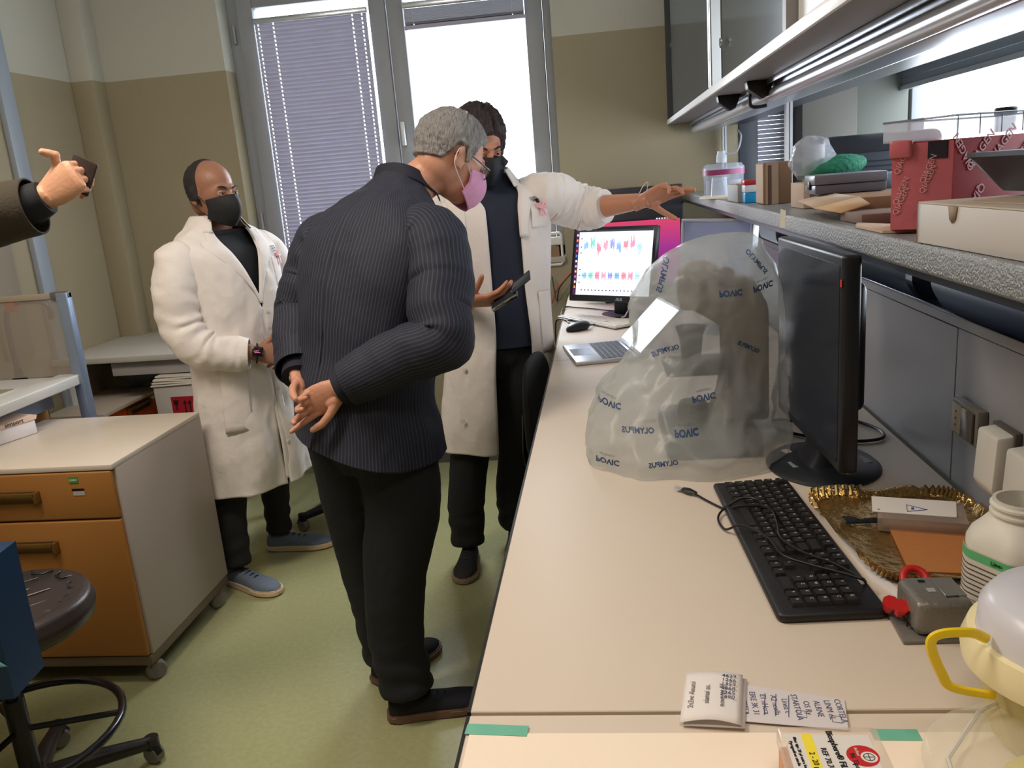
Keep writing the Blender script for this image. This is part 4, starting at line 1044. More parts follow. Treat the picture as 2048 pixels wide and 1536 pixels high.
# speaker behind cover, cables
tag(MB().box(.50,.59,2.25,2.33,.9003,1.12,bev=.012).build('small_speaker', black_pl), 'small black speaker against the service panel behind the microscope cover', 'speaker')
for i, (pts, lb, mt) in enumerate((
 ([(-.10,3.62,.905),(-.14,3.45,.905),(-.20,3.50,.903),(-.215,3.52,.86),(-.22,3.53,.7)], 'black cable hanging over the bench edge beside the chart monitor', black_pl),
 ([(.10,3.56,.912),(.02,3.63,.908),(-.03,3.70,.906),(-.12,3.78,.906),(-.18,3.80,.908),(-.19,3.6,.905),(-.15,3.4,.903)], 'thin black cable curling behind the white keyboard', black_pl),
 ([(.13,3.5,.95),(.10,3.46,.93),(.085,3.42,.915),(.07,3.40,.913)], 'white cable dropping to the white keyboard', white_pl),
 ([(.02,3.60,.99),(.05,3.62,.94),(.10,3.63,.93),(.14,3.6,.96)], 'black cable loop hanging under the chart monitor', black_pl),
 ([(-.26,4.26,1.0),(-.24,4.2,.88),(-.22,4.22,.95),(-.12,4.24,1.05)], 'black cable on the wall under the wall bracket', black_pl),
 ([(-.27,4.27,.86),(-.24,4.24,.93),(-.19,4.24,.99),(-.12,4.22,1.05)], 'orange-red cable on the wall below the wire bracket', mat('orange cable', (190,80,50), .5)))):
    tag(MB().tube(curve_pts(pts, 7), .0035 if mt != white_pl else .0028, 7).build('cable', mt), lb, 'cable')

# ---------------------------------------------------------------- things on the shelf
S_ = 1.3733
kraft = mat('kraft cardboard', (150,118,92), .75, bump=(60,.08)); kraft_l = mat('pale kraft', (190,166,144), .75); kraft_i = mat('kraft inner', (196,160,120), .75)
tape_c = mat('clear tape', (196,190,186), .2, alpha=.5)
# jar of tips
jr = thing('clear_jar', 'large clear jar with a magenta band at the far end of the shelf', 'jar', (.51, 3.52, S_))
MB().lathe([(0,0),(.075,0),(.08,.01),(.08,.075),(.083,.08),(.083,.11),(.07,.125),(.0,.128)], (0,0,0), 36, cap=False).build('jar_body', mat('jar plastic', (190,200,220), .1, alpha=.35), jr)
MB().lathe([(.0835,.082),(.0835,.102)], (0,0,0), 36, cap=False).build('magenta_band', mat('magenta band', (140,50,100), .4), jr)
MB().lathe([(0,.004),(.07,.004),(.07,.06),(0,.062)], (0,0,0), 24, cap=False).build('jar_content', mat('pale content', (150,150,160), .5), jr)
j2 = thing('glass_vial', 'small clear glass vial on top of the jar with the magenta band', 'vial', (.50, 3.50, S_+.129))
MB().lathe([(0,0),(.02,0),(.02,.03),(.016,.035),(.016,.045)], (0,0,0), 18, cap=False).build('vial_glass', mat('vial glass', (210,220,235), .08, alpha=.4), j2)
cj = thing('clear_cup', 'clear plastic cup upside down at the shelf edge beside the grey carton', 'cup', (.462, 3.30, S_))
MB().lathe([(.038,0),(.034,.01),(.028,.075),(0,.076)], (0,0,0), 24, cap=False).build('cup_wall', mat('jar plastic'), cj)
tb2 = thing('coiled_tube', 'thin translucent tube curling above the jars at the far shelf end', 'tube', (.56, 3.75, S_))
MB().tube(curve_pts([(0,0,0),(-.02,0,.1),(-.01,0,.16),(.04,0,.17),(.06,0,.23),(.05,.02,.26)],6), .004, 7).build('tubing', mat('translucent tubing', (170,175,180), .3, alpha=.7), tb2)
tag(MB().box(.44,.50,2.74,2.95,S_,S_+.055,bev=.002).build('grey_carton', mat('grey carton', (150,150,150), .6)), 'small grey carton near the far shelf edge beside the blue box', 'carton')
tag(MB().box(.44,.49,2.76,2.93,S_+.056,S_+.059).build('brown_lid', kraft_l), 'flat tan card lying on top of the small grey carton', 'card')
bb_ = thing('tip_container', 'small container with red lid, white middle and blue bottom on the shelf', 'container', (.478, 2.70, S_))
for z0, z1, c, n_, wd in ((0,.032,(30,150,214),'blue_base',.026),(.032,.055,(214,222,236),'clear_middle',.027),(.055,.070,(176,50,56),'red_lid',.029)):
    MB().box(-wd,wd,-wd,wd,z0,z1,bev=.003).build(n_, mat(n_+' plastic', c, .35), bb_)
tag(MB().prism([(.385,3.28),(.47,3.10),(.50,3.3),(.42,3.45)], 'z', S_, S_+.006).build('paper_scrap', mat('cream scrap', (196,188,164), .7)), 'cream paper scrap hanging over the far shelf edge', 'paper')
ub = thing('upright_carton', 'upright kraft carton with taped pale side on the shelf', 'box', (.505, 2.56, S_))
MB().box(-.03,.05,-.06,.05,0,.118,bev=.002).build('carton_body', kraft, ub)
MB().box(-.0315,-.030,-.058,.048,.004,.114).build('pale_side', kraft_l, ub)
MB().box(-.024,.012,-.0615,-.0602,.0,.118).build('front_panel', kraft_l, ub)
MB().box(-.018,-.008,-.0622,-.0616,.0,.11).build('tape', mat('brown tape', (112,88,74), .3), ub)
# kraft box with green sponge bag
kb2 = thing('kraft_box', 'small taped kraft box supporting the green sponge bag', 'box', (.575, 2.22, S_))
MB().box(-.07,.06,-.07,.07,0,.062,bev=.002).build('box_body', kraft_l, kb2)
m = MB()
for x in (-.055, -.025, .005): m.box(x, x+.014, -.0712, -.0702, .004, .06)
m.build('tape_strips', mat('brown tape'), kb2)
gs = thing('sponge_bag', 'clear plastic bag with a green sponge on the kraft box', 'bag', (.585, 2.22, S_+.064))
MB().grid(lambda u, v: (.01+.075*math.cos(u*6.283)*max(0.0, math.sin(v*3.1415))**.7+.02*math.cos(v*3.14), .055*math.sin(u*6.283)*max(0.0, math.sin(v*3.1415))**.7, .028+.030*math.cos(v*3.1416)+.006*noise.noise(Vector((u*8,v*6,0)))), 32, 14, closed_u=True).build('green_sponge', mat('green mesh sponge', (20,112,84), .7, bump=(90,.6), var=(60,.3)), gs)
MB().grid(lambda u, v: (-.045+.055*math.cos(u*6.283)*max(0.0, math.sin(v*3.1415))**.7*(1+.35*noise.noise(Vector((u*7,v*4,3)))), .04*math.sin(u*6.283)*max(0.0, math.sin(v*3.1415))**.7, .056+.052*math.cos(v*3.1416)+.008*noise.noise(Vector((u*9,v*7,0)))), 36, 18, closed_u=True).build('bag_film', mat('bag film', (210,214,226), .08, alpha=.38, bump=(30,.7)), gs, ang=20)
# open kraft box
ob = thing('open_kraft_box', 'low open kraft box with a folded-out flap lying across the shelf', 'box', (.60, 1.84, S_), -.06)
MB().box(-.085,.20,-.14,.18,0,.040,bev=.0015).build('box_body', kraft, ob)
MB().poly([(-.085,-.14,.041),(-.085,.14,.041),(-.16,.10,.030),(-.165,-.12,.024)]).build('flap', kraft_l, ob, solid=.003)
MB().poly([(-.165,-.12,.024),(-.085,-.14,.041),(-.08,-.20,.030),(-.13,-.19,.016)]).build('front_flap', kraft_i, ob, solid=.003)
text('<>', .02, frame((.12,-.141,.02),(1,0,0),(0,0,1)), mat('brown tape'), ob)
tag(MB().prism([(-.018,-.022),(.016,-.020),(.018,.02),(-.014,.022)], 'y', 0, .001).build('hang_tag', mat('cream tag', (206,196,178), .6)), 'small cream paper tag hanging over the front of the shelf', 'tag')
bpy.data.objects['hang_tag'].location = (.4275, 2.02, 1.362); bpy.data.objects['hang_tag'].rotation_euler = (0,.05,math.radians(-80))
gc = thing('grey_case', 'dull grey plastic case lying on the open kraft box', 'case', (.555, 1.98, S_+.0415), -.04)
MB().box(-.075,.075,-.055,.055,0,.020,bev=.003).build('case_bottom', mat('grey plastic case', (96,96,106), .35), gc)
MB().box(-.077,.077,-.057,.057,.0205,.042,bev=.004).build('case_lid', mat('grey case lid', (112,112,122), .35), gc)
MB().box(-.0795,-.077,-.012,.012,.010,.028,bev=.001).build('latch', black_pl, gc)
tag(MB().box(.64,.74,2.02,2.16,S_+.0415,S_+.075,bev=.006).build('folded_bag', mat('pale blue film', (130,150,170), .3, bump=(30,.4))), 'pale blue folded plastic beside the grey case', 'bag')
bc = thing('instrument_case', 'tall black rounded instrument case standing at the back of the shelf', 'case', (.73, 2.36, S_))
MB().box(-.14,.15,-.09,.09,0,.170,bev=.022,seg=5).build('case_shell', mat('dark grey shell', (52,54,62), .3), bc)
MB().box(-.10,.13,-.0925,-.0895,.02,.125,bev=.004).build('ribbed_plate', mat('slate plate', (70,76,86), .5), bc)
m = MB()
for i in range(6): m.box(-.08,.11,-.0935,-.0926,.035+.013*i,.038+.013*i)
m.build('plate_ribs', mat('dark rail'), bc)
tag(MB().box(.465,.60,1.55,1.685,S_,S_+.018,bev=.002).build('flat_carton', mat('dull brown carton', (120,96,84), .7)), 'flat brown carton lying before the open kraft box', 'carton')
tag(MB().prism([(.44,1.36),(.48,1.34),(.50,1.46),(.46,1.56),(.44,1.50)], 'z', S_, S_+.004).build('cardboard_scrap', kraft_l), 'torn tan cardboard scrap under the red printed carton', 'cardboard')
# red box
redb = mat('red print carton', (176,34,48), .5); redf = mat('glossy red film', (206,110,120), .25, var=(14,.25), bump=(20,.3))
rb = thing('red_carton', 'tall red printed carton wrapped in glossy film, carrying the clear tray', 'box', (.515, 1.395, S_+.0045), .0)
MB().prism([(-.070,-.058),(.0,-.098),(.22,.02),(.16,.08),(-.03,.055)], 'z', 0, .130, bev=.002).build('carton_body', redb, rb)
MB().prism([(-.0715,-.0585),(.0,-.0995),(.0,-.0985),(-.0705,-.0575)], 'z', .002, .128).build('film_side', redf, rb)
wp = mat('pale print', (225,170,176), .5)
d1_ = Vector((.07,-.04,0)).normalized(); d2_ = Vector((.22,.118,0)).normalized()
for i, (s, z, sz, ang) in enumerate((('QIAGEN',.105,.012,.9),('QIAGEN',.075,.012,.9),('QIAGEN',.045,.012,.9),('QIAGEN',.02,.012,.9),('QIAGEN',.06,.012,.9),('QIAGEN',.09,.012,.9))):
    p = Vector((-.0715,-.0585,0))+d1_*(.014+.012*((i*3) % 6))+Vector((0,0,z))+Vector((-.5,-.87,0))*.0012
    up = Vector((0,0,1)); x_ = d1_*math.cos(1.2)+up*math.sin(1.2)
    text(s, .0115, frame(p, x_, up*math.cos(1.2)-d1_*math.sin(1.2)), wp, rb)
for (a, z, sz, an) in ((.02,.110,.017,2.2),(.055,.112,.018,.8),(.10,.118,.018,.8),(.04,.035,.019,-2.3),(.14,.10,.018,.8)):
    p = Vector((0,-.098,z))+d2_*a+Vector((.47,-.88,0))*.0012
    up = Vector((0,0,1)); text('QIAGEN', sz, frame(p, d2_*math.cos(an)+up*math.sin(an), up*math.cos(an)-d2_*math.sin(an)), wp, rb, bold=.0002)
MB().prism([(-.030,-.0835),(-.008,-.0965),(-.005,-.0955),(-.026,-.0822)], 'z', .104, .129).build('torn_opening', mat('dark gap', (40,34,46), .7), rb)
MB().prism([(-.078,-.060),(-.052,-.078),(-.045,-.072),(-.07,-.05)], 'z', .108, .134, bev=.004).build('film_knot', redf, rb)
# clear tray
ct = thing('clear_tray', 'clear rigid plastic tray resting on the red carton', 'tray', (.612, 1.448, S_+.136), .48)
cp = mat('crystal plastic', (225,232,245), .05, alpha=.35)
m = MB(); a_, b_ = .128, .070
m.box(-a_,a_,-b_,b_,0,.003).box(-a_,a_,-b_,-b_+.002,.003,.032).box(-a_,a_,b_-.002,b_,.003,.032).box(-a_,-a_+.002,-b_,b_,.003,.032).box(a_-.002,a_,-b_,b_,.003,.032)
m.build('tray_walls', cp, ct)
m = MB()
m.tube([(-a_,-b_,.032),(a_,-b_,.032),(a_,b_,.032),(-a_,b_,.032)], .0016, 6, closed=True)
m.build('tray_rim', mat('rim edge plastic', (130,140,160), .15, alpha=.8), ct)
m = MB()
for i in range(6): m.box(-a_+.045*i, -a_+.045*i+.0012, -b_-.001, -b_, .003, .032)
m.build('tray_ribs', mat('rim edge plastic'), ct)
vj = thing('specimen_jar', 'small clear jar with a dark screw cap standing in the clear tray', 'jar', (.655, 1.455, S_+.1395))
MB().lathe([(0,0),(.015,0),(.015,.024),(.0,.025)], (0,0,0), 24, cap=False).build('jar_glass', mat('vial glass'), vj)
MB().lathe([(.0165,.025),(.0165,.036),(.014,.038)], (0,0,0), 24).build('screw_cap', mat('dark green cap', (36,46,46), .5), vj)
# grey tray pile and white box
wb = thing('white_flat_box', 'large flat white cardboard box with a thumb notch at the near end of the shelf', 'box', (.56, 1.04, S_), 0)
wbm = mat('warm white board', (202,197,194), .6)
MB().prism([(-.128,.155),(-.108,-.30),(.20,-.30),(.20,.155)], 'z', 0, .052, bev=.001).build('box_body', wbm, wb)
MB().prism([(-.127,.156),(-.107,-.30),(.20,-.30),(.20,.156)], 'z', .0525, .0545).build('lid', mat('cream board', (196,184,166), .6), wb)
MB().prism([(.155-.03,.052),(.155-.10,.052)], 'x', 0, 0) if False else None
m = MB(); n_ = Vector((.02,-.455,0)).normalized(); P0 = Vector((-.128,.155,0))
c0 = P0+n_*.105
pts = [c0+n_*(-.012)+Vector((0,0,.0525)), c0+n_*(-.008)+Vector((0,0,.036)), c0+Vector((0,0,.031)), c0+n_*.008+Vector((0,0,.036)), c0+n_*.012+Vector((0,0,.0525))]
pts = [p+Vector((-.0012,0,0)) for p in pts]
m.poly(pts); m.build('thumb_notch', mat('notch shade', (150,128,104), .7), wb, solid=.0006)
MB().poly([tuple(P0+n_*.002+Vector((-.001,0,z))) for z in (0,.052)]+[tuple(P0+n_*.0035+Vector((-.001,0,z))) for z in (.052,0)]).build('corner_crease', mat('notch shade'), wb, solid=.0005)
gt = thing('grey_tray', 'dull grey plastic tray resting on the white flat box', 'tray', (.60, 1.10, S_+.0555), .1)
m = MB(); m.loft([[(-.055,.09,.006),(-.055,-.28,.006),(.15,-.28,.006),(.15,.09,.006)],[(-.085,.115,.050),(-.085,-.30,.050),(.17,-.30,.050),(.17,.115,.050)],[(-.090,.12,.052),(-.090,-.31,.052),(.175,-.31,.052),(.175,.12,.052)],[(-.090,.12,.058),(-.090,-.31,.058),(.175,-.31,.058),(.175,.12,.058)]])
m.build('tray_body', mat('slate plastic', (74,78,88), .4), gt)
MB().poly([(-.086,.1165,.05),(-.056,.0915,.008),(-.02,.0925,.006),(-.03,.1175,.05)]).build('light_end', mat('light grey end', (150,152,158), .4), gt, solid=.002)
tag(MB().prism([(.455,1.12),(.56,1.06),(.64,.86),(.50,.88)], 'z', S_+.0548, S_+.0560).build('paper_sheets', kraft_l), 'loose tan paper sheets on the white flat box', 'paper')
# ---------------------------------------------------------------- people
def V(*a): return Vector(a)
def cm(rows, v):
    """Catmull-Rom interpolation of tuples"""
    n = len(rows)-1; t = min(max(v, 0), .999999)*n; i = int(t); f = t-i
    g = lambda k: rows[min(max(k, 0), n)]
    out = []
    for a, b, c, d in zip(g(i-1), g(i), g(i+1), g(i+2)):
        out.append(0.5*((2*b)+(c-a)*f+(2*a-5*b+4*c-d)*f*f+(3*b-a-3*c+d)*f**3))
    return out
def cgrid(mb, f, nu, nv, closed=False, su=1.0, sv=1.0):
    uv = mb.bm.loops.layers.uv.verify()
    n1 = nu if closed else nu-1
    VV = [[mb.bm.verts.new(f(i/n1, j/(nv-1))) for j in range(nv)] for i in range(nu)]
    for i in range(n1):
        for j in range(nv-1):
            k = (i+1) % nu
            fc = mb.bm.faces.new((VV[i][j], VV[k][j], VV[k][j+1], VV[i][j+1]))
            for lp_, (a, b) in zip(fc.loops, ((i,j),(i+1,j),(i+1,j+1),(i,j+1))): lp_[uv].uv = (a/n1*su, b/(nv-1)*sv)
    return VV
def wrinkle(mb, fn):
    bmesh.ops.recalc_face_normals(mb.bm, faces=mb.bm.faces)
    mb.bm.normal_update()
    ds = [(v, v.normal.copy(), fn(v.co)) for v in mb.bm.verts]
    for v, n, d in ds: v.co += n*d
    return mb
def ridge(p, s, seed=0): return 1-2*abs(noise.noise(V(p.x*s+seed, p.y*s+seed*1.7, p.z*s-seed)))
def remesh(o, vox, it=4, fac=.6):
    m = o.modifiers.new('r', 'REMESH'); m.mode = 'VOXEL'; m.voxel_size = vox; m.use_smooth_shade = True
    if it: s = o.modifiers.new('s', 'SMOOTH'); s.iterations = it; s.factor = fac
    bake(o); o.data.polygons.foreach_set('use_smooth', [True]*len(o.data.polygons))
    return o
def rings_tube(mb, pts, rad, n=20, up=(0,0,1)):
    """pts list, rad list of (ru, rv)"""
    P = [Vector(p) for p in pts]; N = len(P); prev = None; rr = []
    for i in range(N):
        t = (P[min(i+1,N-1)]-P[max(i-1,0)]).normalized(); u = prev or Vector(up)
        u = (u-t*u.dot(t)).normalized(); prev = u; w = t.cross(u)
        a, b = rad[i] if isinstance(rad[i], tuple) else (rad[i], rad[i])
        rr.append([P[i]+u*math.cos(2*math.pi*k/n)*a+w*math.sin(2*math.pi*k/n)*b for k in range(n)])
    return mb.loft(rr)
def skin_mat(name, rgb, rough=.45): return mat(name, rgb, rough, bump=(120,.12), var=(9,.10), sss=.08)

# ---- hands
def hand(M4, th, curls, thumb=((.55,.75,-.35), 20, 20), spread=.06, scale=1.0):
    """local x to the fingertips, y*th to the thumb, z out of the back of the hand"""
    mb = MB()
    rr = []
    for x, a, b, z in ((-.045,.026,.021,0),(-.02,.026,.019,0),(.0,.030,.018,0),(.03,.038,.017,-.001),(.06,.041,.015,0),(.085,.040,.013,.001),(.096,.034,.010,.0)):
        rr.append([(x, a*math.cos(t), z+b*math.sin(t)) for t in [2*math.pi*k/20 for k in range(20)]])
    mb.loft(rr)
    mb.ell((.025, .022*th, -.010), (.028, .017, .014), n=14)   # thumb ball
    L = [(.044,.026,.020,.0088),(.048,.029,.021,.0090),(.044,.027,.021,.0086),(.034,.020,.018,.0076)]
    base = [(.088,.029),(.094,.0098),(.090,-.0098),(.080,-.028)]
    for k in range(4):
        bx, by = base[k]; p = V(bx-.006, by*th, 0); a = 0; sp = spread*(1.5-k)*th
        pts = [p.copy()]; d0 = V(math.cos(sp), math.sin(sp), 0)
        for j in range(3):
            a += math.radians(curls[k][j])
            d = V(d0.x*math.cos(a), d0.y*math.cos(a), -math.sin(a))
            q = p+d*L[k][j]; pts += [p.lerp(q, .5), q]; p = q
        r = L[k][3]; rs = [r*1.1, r, r*1.05, r*.92, r*.96, r*.85, r*.72]
        mb.tube(pts, rs, 12); mb.ell(pts[-1], (r*.74,)*3, n=10); mb.ell(pts[2], (r*1.03,)*3, n=10); mb.ell(pts[4], (r*.96,)*3, n=10); mb.ell(pts[0], (r*1.2,)*3, n=10)
    d, c1, c2 = thumb; d = V(d[0], d[1]*th, d[2]).normalized(); p = V(.018, .024*th, -.008)
    ax = d.cross(V(1, -.2*th, -.5)).normalized()
    pts = [p.copy()]
    for ln, c in ((.040,0),(.032,c1),(.026,c2)):
        d = Matrix.Rotation(math.radians(c), 3, ax) @ d; q = p+d*ln; pts += [p.lerp(q,.5), q]; p = q
    mb.tube(pts, [.014,.0125,.0115,.0108,.0105,.010,.008], 12); mb.ell(pts[-1], (.0082,)*3, n=10); mb.ell(pts[2], (.0115,)*3, n=10); mb.ell(pts[4], (.0104,)*3, n=10)
    for v in mb.bm.verts: v.co = M4 @ (v.co*scale)
    o = mb.build('hand_tmp', None)
    return remesh(o, .0022, 5, .5)
# ---- head (local x forward, y left, z up, origin between the ears at eye height)
def head_shapes(mb, M4, jaw=1.0, nose=1.0, neck=True):
    R3 = M4.to_3x3(); T = lambda x, y, z: M4 @ V(x, y, z)
    def E(c, r, ry=0, rx=0):
        Rr = R3 @ Matrix.Rotation(ry, 3, 'Y') @ Matrix.Rotation(rx, 3, 'X'); mb.ell(T(*c), r, M=Rr, n=28)
    E((-.014,0,.030), (.097,.074,.086)); E((.020,0,-.010), (.074,.066,.088)); E((.030,0,-.060), (.058,.053*jaw,.052), ry=.15)
    E((.052,0,-.088), (.036,.032*jaw,.026)); E((-.02,0,-.03), (.075,.064,.07))
    E((.081,0,.022), (.014,.044,.012)); E((.062,.034,-.028), (.022,.018,.020)); E((.062,-.034,-.028), (.022,.018,.020))
    E((.100*1,0,-.012), (.013,.009,.026*nose), ry=-.38); E((.106,0,-.030), (.015,.013,.011)); E((.098,.012,-.034), (.011,.008,.008)); E((.098,-.012,-.034), (.011,.008,.008))
    E((.088,0,-.060), (.014,.024,.009)); E((.086,0,-.071), (.013,.021,.008))
    for s in (-1, 1):
        E((-.008, .076*s, -.012), (.020,.0075,.033), ry=.15, rx=.12*s); E((-.016, .082*s, .006), (.011,.006,.018), ry=.2); E((-.003, .078*s, -.036), (.009,.006,.010))
    return T
def make_eyes(par, M4, iris=(40,26,20), skin=None):
    for s in (-1, 1):
        c = V(.0815, .031*s, .002)
        e = MB().ell(M4 @ c, (.0118,)*3, n=18).build('eyeball', mat('eye white', (176,160,150), .25), par)
        MB().ell(M4 @ (c+V(.0066,0,0)), (.0060,.0070,.0070), n=12).build('iris', mat('iris %d' % iris[0], iris, .15), e)
        lid = MB()
        for zz, dz in ((.0062, .004), (-.0072, -.003)):
            pts = [M4 @ (c+V(.0115*math.cos(t)-.001, .0145*math.sin(t)*1.0, zz*math.cos(t*.9)**1)) for t in [(-1.15+2.3*k/8) for k in range(9)]]
            lid.tube(pts, [.0016,.0026,.003,.0034,.0034,.0034,.003,.0026,.0016], 8)
            if zz > 0: ul = lid; 
        lid.build('eyelids', skin, par)
        br = MB(); br.tube([M4 @ V(.096-.010*abs(t), (.014+.034*t)*s, .020+.006*math.sin(t*2.4)) for t in [k/6 for k in range(7)]], [.0022,.0032,.0036,.0036,.003,.0024,.0014], 8)
        br.build('eyebrow', mat('dark hair brown', (34,26,24), .7), par)
def scalp(M4, bvh, thick, mask, m_, par, name='hair', n=(110,70), grain=(40,.0012), seed=0):
    """hair as a shell over the head; mask(dir)->0..1"""
    o = M4 @ V(-.01, 0, .01); R3 = M4.to_3x3()
    def f(u, v):
        a = u*2*math.pi; q = v*math.pi*.82+.0001
        d = V(math.sin(q)*math.cos(a), math.sin(q)*math.sin(a), math.cos(q))
        h = bvh.ray_cast(o+(R3 @ d)*.4, -(R3 @ d), .4)
        r = min((h[0]-o).length if h[0] is not None else .08, .118)
        if abs(d.y) > .75 and d.z < .2: r = min(r, .086)
        k = mask(d)
        if k < .02: r = min(r, .09)-.03
        nz = noise.noise(V(a*grain[0]*.3+seed, q*3.0, seed))*grain[1]*2+noise.noise(V(d.x*8+seed, d.y*8, d.z*8))*thick*.25
        return o+(R3 @ d)*(r-.006+(thick+.006+nz)*k)
    mb = MB().grid(f, n[0], n[1], closed_u=True)
    return mb.build(name, m_, par, ang=180)
def sstep(a, b, x):
    t = min(max((x-a)/(b-a), 0), 1); return t*t*(3-2*t)
def face_mask(M4, m_, par, col_strap, crease=True, name='face_mask', w=1.0):
    def f(u, v):
        s = u*2-1; z0 = .000-.118*v
        prof = [(.114,),(.131,),(.137,),(.133,),(.121,),(.101,)]
        xc = cm(prof, v)[0]; xs = .046-.016*abs(v-.5)
        k = abs(s)**(1.9 if crease else 2.3)
        zc = -.052; z = z0+(zc-z0)*(.42*abs(s)**2)
        return M4 @ V(xc*(1-k)+xs*k, s*.068*w*(1-.06*v), z)
    fm_ = MB().grid(f, 41, 21).build(name, m_, par, solid=.0015, ang=50)
    seam = MB().tube([f(.5+.0, k/12) for k in range(13)], .0011, 6).build('seam', m_, fm_) if crease else None
    for s in (-1, 1):
        e0 = f(0 if s < 0 else 1, .2); e1 = f(0 if s < 0 else 1, .85)
        MB().tube(curve_pts([e0, M4 @ V(.012,.075*s,-.010), M4 @ V(-.018,.083*s,.012), M4 @ V(-.028,.084*s,-.008), M4 @ V(-.018,.080*s,-.040), e1], 5), .0014, 6).build('ear_loop', col_strap, fm_)
    return fm_
# ---- clothes
class Shell:
    """garment body around a frame; rows: (f, l, z, rf, rl, tilt, gap)"""
    def __init__(s, O, ang, rows, e=.85):
        s.O = V(*O); s.F = V(math.cos(ang), math.sin(ang), 0); s.L = V(-s.F.y, s.F.x, 0); s.rows = rows; s.e = e
    def at(s, th, v, off=0):
        f, l, z, rf, rl, tilt, gap = cm(s.rows, v)
        F = s.F*math.cos(tilt)-V(0,0,1)*math.sin(tilt)
        c, q = math.cos(th), math.sin(th)
        se = lambda x: math.copysign(abs(x)**s.e, x)
        lift = V(0,0,(s.lift*max(0, 1-v/.28)**1.3*(.5+.5*q)) if hasattr(s,'lift') else 0)
        return s.O+s.F*f+s.L*l+V(0,0,z)+F*se(c)*(rf+off)+s.L*se(q)*(rl+off)+lift
    def gap(s, v): return cm(s.rows, v)[6]
    def uv(s, u, v, off=0):
        g = s.gap(v); g2 = g*(1-getattr(s,'asym',0)*sstep(.85,.60,v)); return s.at(g+u*(2*math.pi-g-g2), v, off)
    def frame(s, th, v, off=.004):
        p = s.at(th, v, off); du = s.at(th+.02, v, off)-p; dv = s.at(th, v+.01, off)-p
        x = du.normalized(); y = (dv-x*dv.dot(x)).normalized()
        return frame(p, x, y)     # x runs to the wearer's left seen from outside
def sleeve(mb, pts, rad, folds=.006, seed=0, n=34, su=1.0, ring=9, cuff=None):
    C = curve_pts(pts, ring); N = len(C)
    rr = [cm([(r,) if not isinstance(r, tuple) else r for r in rad], i/(N-1))[0] for i in range(N)]
    fr = []; prev = None
    for i in range(N):
        t = (C[min(i+1,N-1)]-C[max(i-1,0)]).normalized(); u = prev or (V(0,0,1) if abs(t.z) < .8 else V(1,0,0))
        u = (u-t*u.dot(t)).normalized(); prev = u; fr.append((u, t.cross(u)))
    curv = []
    for i in range(N):
        a, b, c = C[max(i-4,0)], C[i], C[min(i+4,N-1)]
        k = ((c-b).normalized()-(b-a).normalized()) if 0 < i < N-1 else V(0,0,0); curv.append(k)
    def f(u_, v):
        x = v*(N-1); i = min(int(x), N-2); q = x-i
        c = C[i].lerp(C[i+1], q); U = fr[i][0].lerp(fr[i+1][0], q); W = fr[i][1].lerp(fr[i+1][1], q); r = rr[i]*(1-q)+rr[i+1]*q
        a = u_*2*math.pi; d = U*math.cos(a)+W*math.sin(a)
        K = curv[i].lerp(curv[i+1], q); inner = max(0, d.dot(K))*1.6+.35*K.length
        w_ = math.sin(v*N*1.15+2.2*noise.noise(V(a*.8+seed, v*7, seed))+a*.7)
        disp = folds*(w_*(.12+1.7*inner)*(.6+.8*noise.noise(V(a*1.3, v*5, seed+7)))+1.1*ridge(c+d*r, 8, seed)*.8+.6*ridge(c+d*r, 18, seed+3)*.5)
        env = min(1, (1-v)*12)*.85+.15
        return c+d*(r+disp*env)
    cgrid(mb, f, n, N*3, closed=True, su=su)
    return C
def pin_mat():
    m = mat('navy pinstripe cloth', (29,32,46), .75, bump=(500,.1), var=(8,.12))
    nt = m.node_tree; b = principled(m); src = b.inputs['Base Color'].links[0].from_socket
    uvn = nt.nodes.new('ShaderNodeUVMap'); sp = nt.nodes.new('ShaderNodeSeparateXYZ'); nt.links.new(uvn.outputs[0], sp.inputs[0])
    f = nt.nodes.new('ShaderNodeMath'); f.operation = 'FRACT'; nt.links.new(sp.outputs['X'], f.inputs[0])
    r = nt.nodes.new('ShaderNodeMapRange'); r.interpolation_type = 'SMOOTHSTEP'; r.inputs[1].default_value = .62; r.inputs[2].default_value = .80
    pg = nt.nodes.new('ShaderNodeMath'); pg.operation = 'PINGPONG'; pg.inputs[1].default_value = .5
    nt.links.new(sp.outputs['X'], pg.inputs[0]); r.inputs[1].default_value = .30; r.inputs[2].default_value = .46
    nt.links.new(pg.outputs[0], r.inputs[0])
    mx = nt.nodes.new('ShaderNodeMix'); mx.data_type = 'RGBA'; nt.links.new(r.outputs[0], mx.inputs['Factor']); nt.links.new(src, mx.inputs['A'])
    mx.inputs['B'].default_value = lin((60,62,78)); nt.links.new(mx.outputs['Result'], b.inputs['Base Color'])
    return m
coatm = mat('white lab coat cotton', (226,218,213), .8, bump=(26,.35), var=(7,.03))
coat_in = mat('button plastic', (210,204,196), .35)
trs_m = mat('black trouser cloth', (26,27,31), .85, bump=(300,.15), var=(6,.1))
def shell_obj(S, name, m_, par, nu=120, nv=90, amp=.005, fold=None, seed=0, solid=.004, su=1.0, v0=0, v1=1):
    mb = MB(); cgrid(mb, lambda u, v: S.uv(u, v0+(v1-v0)*v), nu, nv, su=su)
    o3 = S.O
    def d(p):
        r = amp*(.8*ridge(V(p.x, p.y, p.z*.45), 7, seed)+.5*ridge(V(p.x*1.4, p.y*1.4, p.z*.7), 15, seed+2))
        if fold: r += fold(p)
        return r
    wrinkle(mb, d)
    # keep outward direction
    return mb.build(name, m_, par, solid=solid, ang=180)
